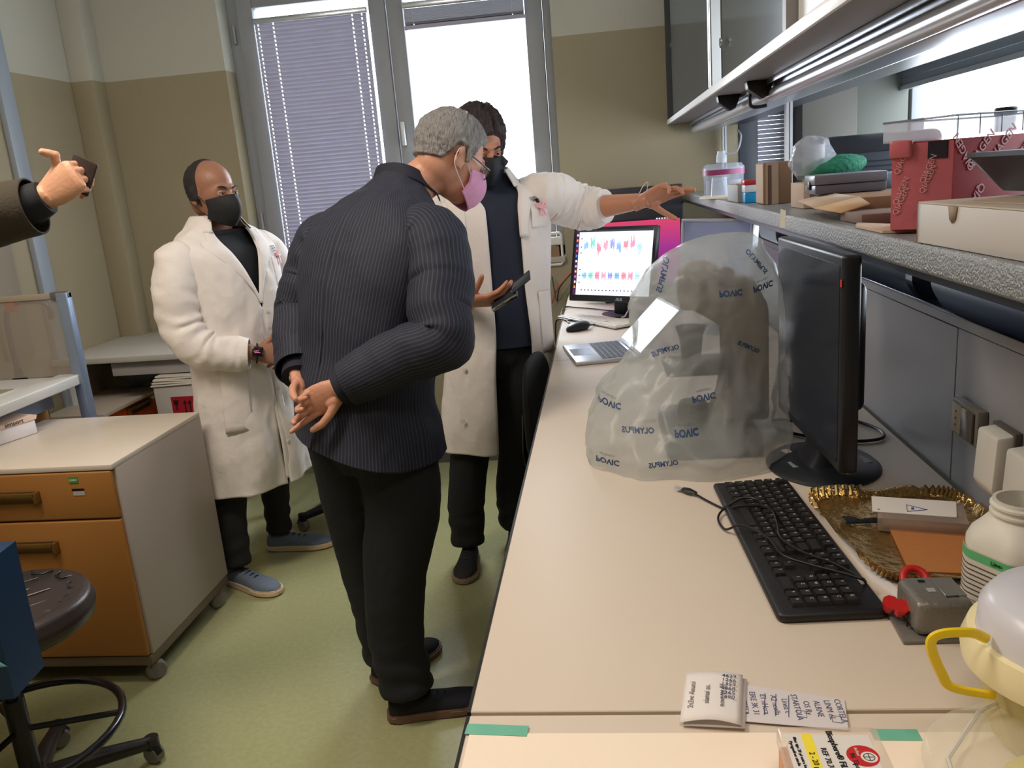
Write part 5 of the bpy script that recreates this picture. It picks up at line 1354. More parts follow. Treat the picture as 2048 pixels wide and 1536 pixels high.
def trousers(par, hips, legs, m_, name='trousers', amp=.004, seed=0, crotch=None):
    """hips: (center, ang); legs: list of (pts, radii)"""
    mb = MB(); c, ang = hips; R_ = Matrix.Rotation(ang, 3, 'Z')
    rr = []
    for z, a, b in ((-.13,.085,.12),(-.06,.115,.165),(.0,.118,.17),(.08,.108,.158),(.15,.10,.15)):
        rr.append([V(*c)+R_ @ V(a*math.cos(t), b*math.sin(t), z) for t in [2*math.pi*k/28 for k in range(28)]])
    mb.loft(rr)
    for pts, rad in legs:
        C = curve_pts(pts, 8); N = len(C); rings_tube(mb, C, [cm([(x,) for x in rad], i/(N-1))[0] for i in range(N)], 22, up=(1,0,0))
    o = mb.build(name, m_, par); remesh(o, .009, 5, .6)
    bm2 = bmesh.new(); bm2.from_mesh(o.data); bm2.normal_update()
    for v in bm2.verts:
        p = v.co; low = sstep(.35, .12, p.z)
        v.co = v.co+v.normal*(amp*ridge(V(p.x, p.y, p.z*.6), 9, seed)+low*.0035*math.sin(p.z*80+3*noise.noise(p*9))+.35*amp*ridge(p, 22, seed+4))
    bm2.to_mesh(o.data); bm2.free(); o.data.polygons.foreach_set('use_smooth', [True]*len(o.data.polygons))
    return o
def shoe(par, heel, toe, up_m, sole_m, lace_m=None, width=.047, high=.078, sole_h=.026, name='shoe', boot=False):
    h, t = V(*heel), V(*toe); L = (t-h).length; x = (t-h).normalized(); y = V(-x.y, x.x, 0)
    P_ = lambda a, b, z: h+x*a*L+y*b+V(0,0,z)
    sec = [(.0,.020,.060),(.03,.030,.074),(.10,.034,high),(.22,.035,high*.98),(.34,.036,.072),(.46,.039,.064),(.58,.044,.056),(.72,width,.050),(.84,.044,.046),(.93,.034,.040),(1.0,.014,.030)]
    rr = []
    for a, w_, z in sec:
        ring = []
        for k in range(20):
            q = 2*math.pi*k/20; c, s = math.cos(q), math.sin(q)
            zz = sole_h*.6+(z-sole_h*.6)*(max(0, s)**.75) if s > 0 else sole_h*.6
            ring.append(P_(a*.97+.015, w_*math.copysign(abs(c)**.7, c), zz))
        rr.append(ring)
    up = MB().loft(rr).build(name, up_m, par, ang=70)
    o = []
    for a, w_, z in sec: o.append((a, w_*1.10+.001))
    out = [P_(a*1.02-.01, w_, 0) for a, w_ in o]+[P_(a*1.02-.01, -w_, 0) for a, w_ in reversed(o)]
    s = MB(); A = [s.bm.verts.new(p+V(0,0,.003)) for p in out]; B = [s.bm.verts.new(p+V(0,0,sole_h)) for p in out]
    s.bm.faces.new(A); s.bm.faces.new(B[::-1]); n = len(out)
    for i in range(n): s.bm.faces.new((A[i], B[i], B[(i+1)%n], A[(i+1)%n]))
    es = list(s.bm.edges); bmesh.ops.bevel(s.bm, geom=es, offset=.005, segments=2, affect='EDGES')
    s.build('sole', sole_m, up)
    if lace_m:
        for k in range(4):
            a = .34+.075*k; z = .074-.0045*k*1.2
            MB().tube([P_(a, -.020, z-.008), P_(a+.01, 0, z+.002), P_(a, .020, z-.008)], .0032, 6).build('lace', lace_m, up)
    return up
def body_obj(par, m_, build, hands, vox=.005, smooth=5, name='body'):
    mb = MB(); build(mb); o = mb.build(name, m_, par); remesh(o, vox, smooth, .55)
    bm2 = bmesh.new(); bm2.from_mesh(o.data)
    for h in hands:
        bm2.from_mesh(h.data); bpy.data.objects.remove(h)
    bm2.to_mesh(o.data); bm2.free()
    o.data.polygons.foreach_set('use_smooth', [True]*len(o.data.polygons))
    o.data.materials.clear(); o.data.materials.append(m_)
    bv = bmesh.new(); bv.from_mesh(o.data); t = BVHTree.FromBMesh(bv); bv.free()
    return o, t
def headM(c, yaw, pitch, roll=0, s=1.0):
    return Matrix.Translation(V(*c)) @ (Matrix.Rotation(yaw, 4, 'Z') @ Matrix.Rotation(pitch, 4, 'Y') @ Matrix.Rotation(roll, 4, 'X')) @ Matrix.Scale(s, 4)
def handM(wrist, d, back): # x to fingers, z back of hand
    x = V(*d).normalized(); z = V(*back); z = (z-x*z.dot(x)).normalized(); y = z.cross(x)
    return Matrix(((x.x,y.x,z.x,wrist[0]),(x.y,y.y,z.y,wrist[1]),(x.z,y.z,z.z,wrist[2]),(0,0,0,1)))
def lapel(S, par, side, prof, m_, off=.009, name='lapel', v0=.5, v1=.9):
    """prof(t)->width in radians from the opening edge"""
    def f(u, t):
        v = v0+(v1-v0)*t; g = S.gap(v); th = g-.03+(prof(t)+.03)*u
        th = th if side > 0 else 2*math.pi-th
        return S.at(th, v, off+.003*math.sin(u*math.pi)-(.004*(1-u) if u < .1 else 0))
    return MB().grid(f, 14, 40).build(name, m_, par, solid=.003, ang=180)

# ======================== person 1: white coat, black mask, hands clasped
A1 = math.radians(-25.5)
p1 = thing('person', 'person in buttoned white lab coat and black mask, hands clasped, beside the corner bench', 'person', (0,0,0))
O1 = (-1.44, 3.05, 0)
rows1 = [ # f, l, z, rf, rl, tilt, gap
 (-.005,0,.40,.165,.222,0,.012),(.0,0,.55,.165,.222,0,.012),(.0,0,.75,.155,.207,0,.012),(.01,0,.92,.148,.193,0,.012),(.015,0,1.06,.148,.195,0,.012),(.012,.0,1.14,.146,.200,0,.02),
 (.005,0,1.24,.140,.208,0,.12),(-.002,0,1.315,.125,.212,0,.24),(-.012,0,1.358,.104,.196,0,.34),(-.02,0,1.392,.088,.155,0,.48),(-.022,0,1.422,.076,.104,0,.66),(-.020,0,1.452,.068,.076,0,.80)]
S1 = Shell(O1, A1, rows1)
W1 = lambda f, l, z: S1.O+S1.F*f+S1.L*l+V(0,0,z)
skin1 = skin_mat('brown skin', (152,106,84))
H1 = headM(W1(.020, -.022, 1.545), math.radians(-24), math.radians(6), 0, 1.0)
wr_r = W1(.215,-.10,.955); wr_l = W1(.20,.115,.965)
h1a = hand(handM(wr_r, S1.L*.75+S1.F*.55+V(0,0,-.18), S1.F*.75-S1.L*.4+V(0,0,.3)), 1, [(30,25,15),(35,30,20),(40,35,20),(45,35,25)], thumb=((.65,.65,.1),15,15))
h1b = hand(handM(W1(.215,.10,.958), -S1.L*.8+S1.F*.35+V(0,0,-.28), S1.F*.8+S1.L*.2+V(0,0,.45)), -1, [(35,30,20),(35,35,20),(40,35,25),(45,40,25)], thumb=((.6,.7,.2),10,15))
def b1(mb):
    head_shapes(mb, H1)
    rings_tube(mb, [W1(-.045,0,1.30), W1(-.03,0,1.38), W1(-.015,-.003,1.44), W1(.008,-.008,1.50), W1(.02,-.01,1.53)], [.11,.072,.058,.054,.052], 20, up=(1,0,0))
    rings_tube(mb, [W1(0,0,.95), W1(0,0,1.15), W1(-.01,0,1.28), W1(-.03,0,1.35)], [(.10,.13),(.10,.15),(.10,.16),(.07,.10)], 24, up=tuple(S1.F))
    for s, wv in ((-1, wr_r), (1, wr_l)):
        rings_tube(mb, [W1(-.02,.10*s,1.31), W1(-.005,.19*s,1.30), W1(.01,.235*s,1.16), W1(.04,.235*s,1.02), wv.lerp(W1(.04,.235*s,1.02),.3), wv, wv+(wv-W1(.04,.235*s,1.02)).normalized()*.02], [.05,.05,.045,.042,.034,.027,.025], 16)
body1, bvh1 = body_obj(p1, skin1, b1, [h1a, h1b])
make_eyes(body1, H1, (34,22,16), skin1)
hm1 = mat('short dark hair', (36,30,30), .6, bump=(400,.5))
def mk1(d):
    if True:
        return (1-sstep(.16,.34,d.x+.30*max(0,d.z)))*sstep(-.52,-.34,d.z+.60*max(0,d.x+.25))
    back = sstep(.10, -.10, d.x-.42*max(0,d.z)**1.0+.10) # bald on top and front
    top = 1-sstep(.62, .86, d.z+.35*d.x)
    low = sstep(-.62, -.40, d.z+.55*max(0,d.x)) 
    side = 1-sstep(.20, .36, d.x) 
    return top*low*side
scalp(H1, bvh1, .006, mk1, hm1, body1, grain=(60,.001))
bm_black = mat('black mask fabric', (24,24,28), .7, bump=(300,.1))
face_mask(H1, bm_black, p1, bm_black)
# shirt under the coat
MB().grid(lambda u, v: S1.at(u*2*math.pi, .36+.50*v, -.022 if v < .9 else -.016), 60, 40, closed_u=True).build('shirt', mat('black jersey', (26,28,34), .8), p1, ang=180)
fold1 = lambda p: sstep(.95, .45, p.z)*.010*math.sin(math.atan2((p-S1.O).dot(S1.L), (p-S1.O).dot(S1.F))*7+3*noise.noise(p*3))
coat1 = shell_obj(S1, 'lab_coat', coatm, p1, 150, 130, .009, fold1, 1)
m = MB(); sleeve(m, [W1(-.012,-.13,1.325), W1(-.012,-.197,1.305), W1(-.0,-.238,1.20), W1(.015,-.246,1.07), W1(.075,-.212,.985), W1(.150,-.155,.962), W1(.195,-.115,.955)], [.060,.074,.072,.070,.066,.058,.054], .0095, 2, ring=11)
m.build('sleeve', coatm, p1, solid=.003, ang=180)
m = MB(); sleeve(m, [W1(-.012,.13,1.325), W1(-.012,.205,1.30), W1(-.0,.268,1.19), W1(.015,.272,1.07), W1(.075,.225,.99), W1(.145,.165,.968), W1(.180,.135,.965)], [.060,.076,.074,.070,.064,.057,.054], .006, 5)
m.build('sleeve', coatm, p1, solid=.003, ang=180)
lp1 = lambda t: (.42*sstep(0,.72,t) if t < .76 else .25) 
for s in (-1, 1): lapel(S1, p1, s, lp1, coatm, v0=.44, v1=.86)
def collar(S, par, m_, v=.90, drop=.05, flare=.022, g0=None, name='collar'):
    g = g0 if g0 is not None else S.gap(v)*.8
    def f(u, t):
        th = g+u*(2*math.pi-2*g)
        if t < .5: return S.at(th, min(1,v+.10), .008)+V(0,0,.012*(t/.5))
        k = (t-.5)/.5; p = S.at(th, min(1,v+.10), .008+flare*k); return p+V(0,0,.012-drop*k)
    return MB().grid(f, 60, 12).build(name, m_, par, solid=.003, ang=180)
collar(S1, p1, coatm, flare=.042, drop=.062, g0=.75)
# placket, buttons, pockets
MB().grid(lambda u, v: S1.at(-.02+.17*u, .02+.40*v, .007), 6, 60).build('placket', coatm, p1, solid=.003, ang=180)
for v in (.10, .20, .30, .395):
    MB().lathe([(.0075,0),(.0075,.003),(.005,.0035)], (0,0,0), 14, M=None).build('button', coat_in, p1).matrix_world = S1.frame(.06, v, .012)
def patch(S, th0, th1, v0, v1, off, m_, par, name, n=14): return MB().grid(lambda u, v: S.at(th0+(th1-th0)*u, v0+(v1-v0)*v, off), n, n).build(name, m_, par, solid=.002, ang=180)
patch(S1, .50, 1.02, .47, .60, .008, coatm, p1, 'breast_pocket')
patch(S1, -1.05, -.45, .14, .30, .009, coatm, p1, 'side_pocket'); patch(S1, .55, 1.1, .14, .30, .009, coatm, p1, 'side_pocket')
prt = mat('coat embroidery', (90,92,110), .6)
for k, (s, z) in enumerate((('Universita', .655), ('degli Studi', .64), ('Dip. Biol.', .625))):
    t = text(s, .011, S1.frame(.72, z, .012), prt, p1, 'embroidery', depth=.0002)
pink = mat('pink ribbon satin', (236,176,186), .35)
def ribbon(par, M4, m_):
    for s in (-1, 1):
        MB().tube([M4 @ V(*p) for p in ((0,0,.002),(.008*s,.010,.006),(.017*s,.014,.006),(.019*s,.004,.005),(.009*s,-.001,.005),(0,0,.002))], [.0035,.005,.006,.006,.005,.0035], 8).build('ribbon_loop', m_, par)
        MB().tube([M4 @ V(*p) for p in ((0,0,.003),(.006*s,-.014,.005),(.010*s,-.032,.004))], [.003,.0045,.005], 8, flat=(1,.5)).build('ribbon_tail', m_, par)
ribbon(p1, S1.frame(.86, .595, .010), pink)
# watch
wt = thing('wrist_watch', 'black square wrist watch on the clasped arm of the person in the black mask', 'watch', tuple(wr_r), 0)
WM = handM((0,0,0), S1.L*.75+S1.F*.55+V(0,0,-.18), S1.F*.75-S1.L*.4+V(0,0,.3))
xw = V(WM[0][0], WM[1][0], WM[2][0]); yw = V(WM[0][1], WM[1][1], WM[2][1]); zw = V(WM[0][2], WM[1][2], WM[2][2])
MB().tube([xw*.002+yw*.031*math.cos(t)+zw*.025*math.sin(t) for t in [k*2*math.pi/24 for k in range(24)]], .0085, 8, closed=True, flat=(.35,1.1), up=tuple(xw)).build('strap', mat('watch strap', (26,24,26), .5), wt)
mb = MB().box(-.018,.022,-.018,.018,.022,.034,bev=.004)
for v in mb.bm.verts: v.co = WM.to_3x3() @ v.co
mb.build('watch_case', mat('watch case', (18,18,22), .15), wt)
mb = MB().box(-.010,.010,-.006,-.003,.0341,.0344).box(-.006,.006,.0,.003,.0341,.0344)
for v in mb.bm.verts: v.co = WM.to_3x3() @ v.co
mb.build('watch_digits', mat('watch digits', (170,80,120), .4, emit=((170,90,130), .8)), wt)
trousers(p1, (tuple(W1(0,0,.86)), A1), [
  ([W1(0,-.09,.86), W1(.01,-.09,.66), V(-1.515,2.955,.45), V(-1.525,2.915,.26), V(-1.520,2.897,.09)], [.095,.085,.068,.058,.055]),
  ([W1(0,.09,.86), W1(.01,.09,.66), V(-1.425,3.17,.45), V(-1.46,3.215,.26), V(-1.475,3.228,.09)], [.095,.085,.066,.056,.054])], trs_m, seed=2)
blue_up = mat('blue grey knit shoe', (104,116,134), .7, bump=(300,.3), var=(40,.1)); cream = mat('cream sole', (214,190,160), .5); dlace = mat('dark lace', (40,46,54), .7)
shoe(p1, (-1.580,2.930,0), (-1.318,2.800,0), blue_up, cream, dlace, .050)
shoe(p1, (-1.535,3.222,0), (-1.240,3.246,0), blue_up, cream, dlace, .050)

# ======================== person 2: navy pinstripe jacket, leaning, seen from behind
A2 = math.atan2(.855, .52)
p2 = thing('person', 'grey-haired person in navy pinstripe jacket leaning forward, hands clasped behind the back', 'person', (0,0,0))
O2 = (-.665, 2.15, 0)
rows2 = [ # f, l, z, rf, rl, tilt, gap
 (-.03,-.022,.785,.185,.190,.05,.05),(-.02,-.015,.87,.178,.190,.06,.05),(-.005,0,.96,.168,.186,.12,.05),(.015,.0,1.06,.160,.190,.18,.05),(.045,0,1.17,.160,.206,.22,.05),(.07,-.0,1.27,.152,.228,.28,.05),
 (.092,0,1.345,.135,.232,.34,.1),(.115,0,1.395,.115,.215,.42,.3),(.150,0,1.435,.100,.172,.50,.6),(.190,0,1.470,.084,.122,.55,.8),(.220,0,1.500,.072,.086,.58,.9),(.238,0,1.522,.066,.074,.58,.9)]
S2 = Shell(O2, A2, rows2); S2.lift = .13
W2 = lambda f, l, z: S2.O+S2.F*f+S2.L*l+V(0,0,z)
skin2 = skin_mat('fair skin', (206,150,124))
hc2 = V(-.405, 2.375, 1.577)
H2 = headM(hc2, math.radians(38), math.radians(30), 0, 1.0)
wr2 = V(-.668,1.945,1.030); wl2 = V(-.828,2.085,1.035)
el2r = V(-.405,1.975,1.140); el2l = V(-.885,2.30,1.175)
h2r = hand(handM(wr2+V(-.005,0,-.003), (-.90,.10,-.42), (.30,.90,.22)), -1, [(12,22,12),(38,52,30),(55,62,35),(60,65,35)], thumb=((.75,.45,-.35),10,20), spread=.03)
h2l = hand(handM(wl2+V(.01,-.02,-.01), (.42,-.62,-.62), (-.55,.62,.5)), 1, [(40,50,30),(45,50,30),(45,50,30),(45,50,30)], thumb=((.7,.6,.0),15,15), spread=.04)
def b2(mb):
    head_shapes(mb, H2)
    rings_tube(mb, [W2(.09,0,1.34), W2(.14,0,1.41), W2(.20,0,1.475), hc2.lerp(W2(.20,0,1.475),.45), hc2+V(-.02,-.02,-.03)], [.10,.07,.061,.058,.055], 20, up=(1,0,0))
    rings_tube(mb, [W2(0,0,.9), W2(.02,0,1.05), W2(.05,0,1.2), W2(.09,0,1.33)], [(.11,.14),(.11,.15),(.11,.17),(.08,.12)], 24, up=tuple(S2.F))
    for sh, el, wv in ((W2(.10,-.19,1.37), el2r, wr2), (W2(.10,.19,1.37), el2l, wl2)):
        rings_tube(mb, [W2(.09,0,1.35).lerp(sh,.6), sh, sh.lerp(el,.5), el, el.lerp(wv,.6), wv, wv+(wv-el).normalized()*.02], [.05,.05,.045,.043,.034,.028,.026], 16)
body2, bvh2 = body_obj(p2, skin2, b2, [h2r, h2l])
make_eyes(body2, H2, (60,60,66), skin2)
hm2 = mat('grey hair', (150,146,144), .38, bump=(240,1.0), var=(130,.45), stretch=(1,1,.22))
def mk2(d):
    ear = 1-sstep(.70,.95,abs(d.y))*sstep(.30,.10,d.z)*sstep(-.35,-.1,d.x)*0
    front = 1-sstep(.62,.80,d.x-.35*d.z)
    x = d.x; c = -.50 if x < -.55 else (-.50+.62*sstep(-.55,-.22,x) if x < .05 else .12-.42*sstep(.05,.22,x)+.85*sstep(.30,.62,x))
    return front*sstep(c-.07, c+.07, d.z)
scalp(H2, bvh2, .014, mk2, hm2, body2, grain=(90,.002), n=(190,120))
pinkm = mat('pink patterned mask', (214,150,186), .7, var=(70,.14))
face_mask(H2, pinkm, p2, mat('white elastic', (226,220,226), .6))
# glasses
gl = thing('eyeglasses', 'dark-framed eyeglasses worn by the grey-haired person', 'glasses', (0,0,0))
gm2 = mat('dark navy frame', (28,32,44), .3)
for s in (-1, 1):
    MB().tube([H2 @ V(.103-.006*abs(math.cos(t)), (.033+.024*math.cos(t))*s, -.004+.018*math.sin(t)) for t in [k*2*math.pi/24 for k in range(24)]], .0016, 6, closed=True).build('rim', gm2, gl)
    MB().tube([H2 @ V(*p) for p in ((.098,.057*s,.004),(.06,.070*s,.006),(.0,.080*s,.010),(-.018,.083*s,.004),(-.03,.082*s,-.012))], .0026, 6, flat=(1,.6)).build('temple_arm', gm2, gl)
    MB().loft([[H2 @ V(.1015+dx-.006*abs(math.cos(t)), (.033+.022*math.cos(t))*s, -.004+.0165*math.sin(t)) for t in [k*2*math.pi/20 for k in range(20)]] for dx in (0,.001)]).build('lens', mat('lens glass', (240,245,250), .02, alpha=.2), gl)
MB().tube([H2 @ V(.104,-.009,.002), H2 @ V(.108,0,.004), H2 @ V(.104,.009,.002)], .0014, 6).build('bridge', gm2, gl)
pin = pin_mat()
fold2 = lambda p: .004*math.sin(p.z*26+2.5*noise.noise(p*4))*sstep(1.25,1.0,p.z)
jk = shell_obj(S2, 'jacket', pin, p2, 150, 110, .005, fold2, 11, su=124)
m = MB(); sleeve(m, [W2(.10,-.13,1.385), W2(.105,-.205,1.37), S2.O*0+(W2(.10,-.235,1.33).lerp(el2r,.35)), W2(.10,-.21,1.37).lerp(el2r,.75), el2r+V(.0,-.0,-.01), el2r.lerp(wr2,.35), el2r.lerp(wr2,.72), wr2.lerp(el2r,.06)], [.062,.082,.080,.076,.074,.070,.062,.056], .006, 8, n=44, su=46)
m.build('sleeve', pin, p2, solid=.003, ang=180)
m = MB(); sleeve(m, [W2(.10,.13,1.385), W2(.10,.205,1.37), W2(.09,.235,1.33).lerp(el2l,.35), W2(.09,.21,1.37).lerp(el2l,.75), el2l, el2l.lerp(wl2,.35), el2l.lerp(wl2,.72), wl2.lerp(el2l,.08)], [.062,.080,.078,.072,.070,.068,.064,.062], .006, 14, n=44, su=46)
m.build('sleeve', pin, p2, solid=.003, ang=180)
navy = mat('plain navy cloth', (28,30,44), .8)
for el, wv, r in ((el2r, wr2, .046), (el2l, wl2, .046)):
    d = (wv-el).normalized(); MB().tube([wv-d*.05, wv+d*.006], [r*.98, r], 24).build('shirt_cuff', navy, p2)
collar(S2, p2, pin, v=.93, drop=.042, flare=.016, g0=.9)
MB().tube([S2.at(math.pi, .02+.86*k/40, .0035) for k in range(41)], .0012, 5).build('back_seam', navy, p2)
trousers(p2, (tuple(W2(-.02,0,.885)), A2), [
  ([W2(-.02,-.095,.88), W2(-.01,-.10,.66), V(-.625,2.065,.46), V(-.645,2.07,.25), V(-.628,2.062,.085)], [.112,.104,.088,.078,.074]),
  ([W2(-.02,.095,.88), W2(-.01,.095,.66), V(-.755,2.22,.46), V(-.745,2.235,.25), V(-.735,2.243,.085)], [.112,.100,.084,.076,.070])], mat('dark charcoal trouser', (28,30,36), .85, bump=(300,.15)), seed=9, name='trousers')
suede = mat('black suede', (26,26,34), .85, bump=(300,.2)); brown_s = mat('brown rubber sole', (112,84,70), .5)
shoe(p2, (-.690,2.040,0), (-.400,2.120,0), suede, brown_s, mat('black lace', (20,20,26), .7), .050, .085)
shoe(p2, (-.775,2.205,0), (-.615,2.425,0), suede, brown_s, mat('black lace'), .048, .085)

# ======================== person 3: open white coat, pointing and holding the phone
A3 = math.radians(-80)
p3 = thing('person', 'dark-haired person in an open white coat pointing at the screens with an outstretched bare forearm', 'person', (0,0,0))
O3 = (-.405, 3.10, 0)
rows3 = [ (-.005,-.02,.495,.165,.232,0,.62),(.0,-.015,.62,.160,.228,0,.58),(.0,-.01,.80,.152,.212,0,.54),(.005,0,.95,.142,.198,0,.50),(.01,0,1.10,.138,.198,0,.46),(.01,0,1.24,.138,.210,.02,.42),
 (.005,0,1.36,.135,.218,.05,.40),(.0,0,1.425,.118,.215,.08,.42),(-.004,0,1.465,.098,.182,.10,.55),(-.004,0,1.492,.084,.125,.12,.75),(.0,0,1.515,.072,.088,.12,.95),(.004,0,1.535,.066,.074,.12,1.0)]
S3 = Shell(O3, A3, rows3); S3.asym = .85
W3 = lambda f, l, z: S3.O+S3.F*f+S3.L*l+V(0,0,z)
skin3 = skin_mat('tan skin', (190,132,104))
hc3 = V(-.412, 3.03, 1.640)
H3 = headM(hc3, math.radians(-58), math.radians(30), 0, 1.02)
el3l = V(-.055,3.205,1.372); wr3l = V(.165,3.055,1.392)
el3r = V(-.665,2.97,1.185); wr3r = V(-.470,2.845,1.098)
h3l = hand(handM(wr3l, (.92,-.20,.33), (.10,.80,.60)), 1, [(4,8,5),(14,16,10),(30,30,18),(42,42,25)], thumb=((.50,.80,-.30),6,8), spread=.05)
# index raised up, others drooping
h3r = hand(handM(wr3r, (.92,-.30,.05), (-.12,-.55,-.80)), 1, [(18,22,15),(22,28,18),(28,30,20),(32,30,20)], thumb=((.72,.55,-.45),-6,-6), spread=.06)
def b3(mb):
    head_shapes(mb, H3)
    rings_tube(mb, [W3(-.03,0,1.38), W3(-.01,0,1.46), W3(.01,0,1.52), hc3.lerp(W3(.01,0,1.52),.5), hc3+V(0,.02,-.02)], [.11,.07,.062,.058,.055], 20, up=(1,0,0))
    rings_tube(mb, [W3(0,0,.95), W3(0,0,1.15), W3(0,0,1.3), W3(-.01,0,1.41)], [(.10,.13),(.10,.15),(.10,.165),(.07,.12)], 24, up=tuple(S3.F))
    for sh, el, wv in ((W3(0,.185,1.43), el3l, wr3l), (W3(0,-.185,1.43), el3r, wr3r)):
        rings_tube(mb, [W3(0,0,1.42).lerp(sh,.6), sh, sh.lerp(el,.5), el, el.lerp(wv,.35), el.lerp(wv,.75), wv, wv+(wv-el).normalized()*.02], [.05,.05,.046,.044,.042,.033,.027,.025], 18)
body3, bvh3 = body_obj(p3, skin3, b3, [h3l, h3r])
make_eyes(body3, H3, (34,24,18), skin3)
hm3 = mat('dark brown hair', (50,38,40), .36, bump=(240,.9), var=(120,.3), stretch=(1,1,.22))
def mk3(d):
    front = 1-sstep(.60,.74,d.x-.30*d.z)
    low = sstep(-.46,-.32,d.z+1.1*max(0,d.x+.45)-.55*sstep(.0,.3,d.x))
    part = 1-.55*math.exp(-((d.y-.12)/.05)**2)*sstep(.2,.6,d.z)
    return front*low*part
scalp(H3, bvh3, .016, mk3, hm3, body3, grain=(70,.003), n=(150,90), seed=4)
face_mask(H3, bm_black, p3, bm_black)
nav_s = mat('dark navy jersey', (30,36,54), .8, bump=(40,.15))
sh3 = Shell(O3, A3, [(a,b,c,d,e,f,0) for a,b,c,d,e,f,g in rows3])
mb = MB(); cgrid(mb, lambda u, v: sh3.at(u*2*math.pi, .24+.72*v, -.014+.006*math.sin(v*3)), 80, 70, closed=True)
wrinkle(mb, lambda p: .004*ridge(V(p.x,p.y,p.z*.5), 9, 6)); mb.build('shirt', nav_s, p3, ang=180)
MB().tube([W3(.0,0,1.49), W3(.01,0,1.53), W3(.02,0,1.575)], [.074,.068,.064], 28).build('shirt_collar', nav_s, p3)
fold3 = lambda p: sstep(1.1, .5, p.z)*.012*math.sin(math.atan2((p-S3.O).dot(S3.L), (p-S3.O).dot(S3.F))*8+3*noise.noise(p*3))
coat3 = shell_obj(S3, 'lab_coat', coatm, p3, 130, 120, .006, fold3, 21)
m = MB(); sleeve(m, [W3(.0,.12,1.435), W3(.0,.195,1.435), V(-.165,3.16,1.425), V(-.105,3.19,1.395), el3l+V(.0,.0,.005), el3l.lerp(wr3l,.18), el3l.lerp(wr3l,.34)], [.060,.082,.084,.078,.074,.066,.060], .010, 23, ring=11)
m.build('sleeve', coatm, p3, solid=.003, ang=180)
MB().tube([el3l.lerp(wr3l,.28), el3l.lerp(wr3l,.37)], [.0655,.0625], 28).build('rolled_cuff', coatm, p3)
m = MB(); sleeve(m, [W3(.0,-.12,1.435), W3(.0,-.195,1.425), W3(0,-.215,1.37).lerp(el3r,.5), el3r, el3r.lerp(wr3r,.35), el3r.lerp(wr3r,.55)], [.060,.080,.076,.070,.062,.056], .007, 27)
m.build('sleeve', coatm, p3, solid=.003, ang=180)
lp3 = lambda t: (.12+.30*sstep(0,.8,t) if t < .82 else .26)
for s in (-1, 1): lapel(S3, p3, s, lp3, coatm, v0=.50, v1=.86, off=.010)
collar(S3, p3, coatm, v=.90, drop=.06, flare=.040, g0=.8)
patch(S3, .62, 1.08, .52, .64, .010, coatm, p3, 'breast_pocket'); patch(S3, .75, 1.25, .22, .36, .010, coatm, p3, 'side_pocket'); patch(S3, -1.25, -.75, .22, .36, .010, coatm, p3, 'side_pocket')
for k, (s, z) in enumerate((('UNIVERSITA', .672), ('DEGLI STUDI', .657))): text(s, .011, S3.frame(.82, z, .014), prt, p3, 'embroidery', depth=.0002)
ribbon(p3, S3.frame(.85, .60, .014), pink)
MB().tube([S3.at(.80,.63,.014), S3.at(.78,.66,.016)], .006, 8).build('black_clip', black_pl, p3)
for v in (.10,.20,.30,.40): 
    MB().lathe([(.008,0),(.008,.003),(.005,.0035)], (0,0,0), 14).build('button', coat_in, p3).matrix_world = S3.frame(-S3.gap(v)-.10, v, .010)
trousers(p3, (tuple(W3(.0,-.0,.90)), A3), [
  ([W3(0,-.095,.88), V(-.520,3.08,.68), V(-.560,3.07,.46), V(-.597,3.06,.25), V(-.602,3.058,.085)], [.105,.095,.078,.072,.066]),
  ([W3(0,.095,.88), V(-.355,3.11,.68), V(-.375,3.14,.46), V(-.415,3.185,.25), V(-.425,3.21,.085)], [.105,.095,.078,.070,.064])], trs_m, seed=13)
shoe(p3, (-.600,3.105,0), (-.597,2.845,0), mat('dark knit shoe', (40,38,42), .7, bump=(250,.3)), mat('taupe sole', (150,128,110), .5), dlace, .050)
shoe(p3, (-.430,3.27,0), (-.400,3.02,0), mat('dark knit shoe'), mat('taupe sole'), dlace, .050)
# phone in the hand
ph = thing('mobile_phone', 'black folding mobile phone with lit silver edge held in the hand over the floor', 'phone', (-.335, 2.800, 1.112))
RP = frame((0,0,0), (.80,-.20,.45), (.35,.55,.65))
mb = MB().box(-.060,.045,-.026,.026,-.009,.007,bev=.003)
for v in mb.bm.verts: v.co = RP @ v.co
mb.build('phone_base', mat('phone black', (44,46,52), .2), ph)
mb = MB().box(-.061,.046,-.0275,-.0255,-.007,.0065,bev=.001)
for v in mb.bm.verts: v.co = RP @ v.co
mb.build('silver_edge', chrome, ph)
mb = MB().box(.040,.125,-.024,.024,.004,.010,bev=.002,rot=None)
RP2 = RP @ Matrix.Rotation(math.radians(-8), 4, 'Y')
for v in mb.bm.verts: v.co = RP2 @ v.co
mb.build('phone_flap', mat('phone flap', (54,60,70), .15), ph)
mb = MB().box(-.040,.02,-.014,.016,.0062,.0068).box(.028,.034,-.004,.004,.0062,.0075)
for v in mb.bm.verts: v.co = RP @ v.co
mb.build('keypad', mat('keypad', (96,100,104), .3), ph)
# thin bracelet
br_ = thing('bracelet', 'thin pale bracelet loop on the pointing wrist', 'bracelet', tuple(wr3l+V(-.01,.01,.01)))
MB().tube([V(.012*math.sin(t), -.004*math.cos(t), .045*math.cos(t)+.008)+V(.02,0,0)*math.cos(t) for t in [k*2*math.pi/30 for k in range(30)]], .0013, 6, closed=True).build('loop', mat('pale cord', (214,196,180), .5), br_)

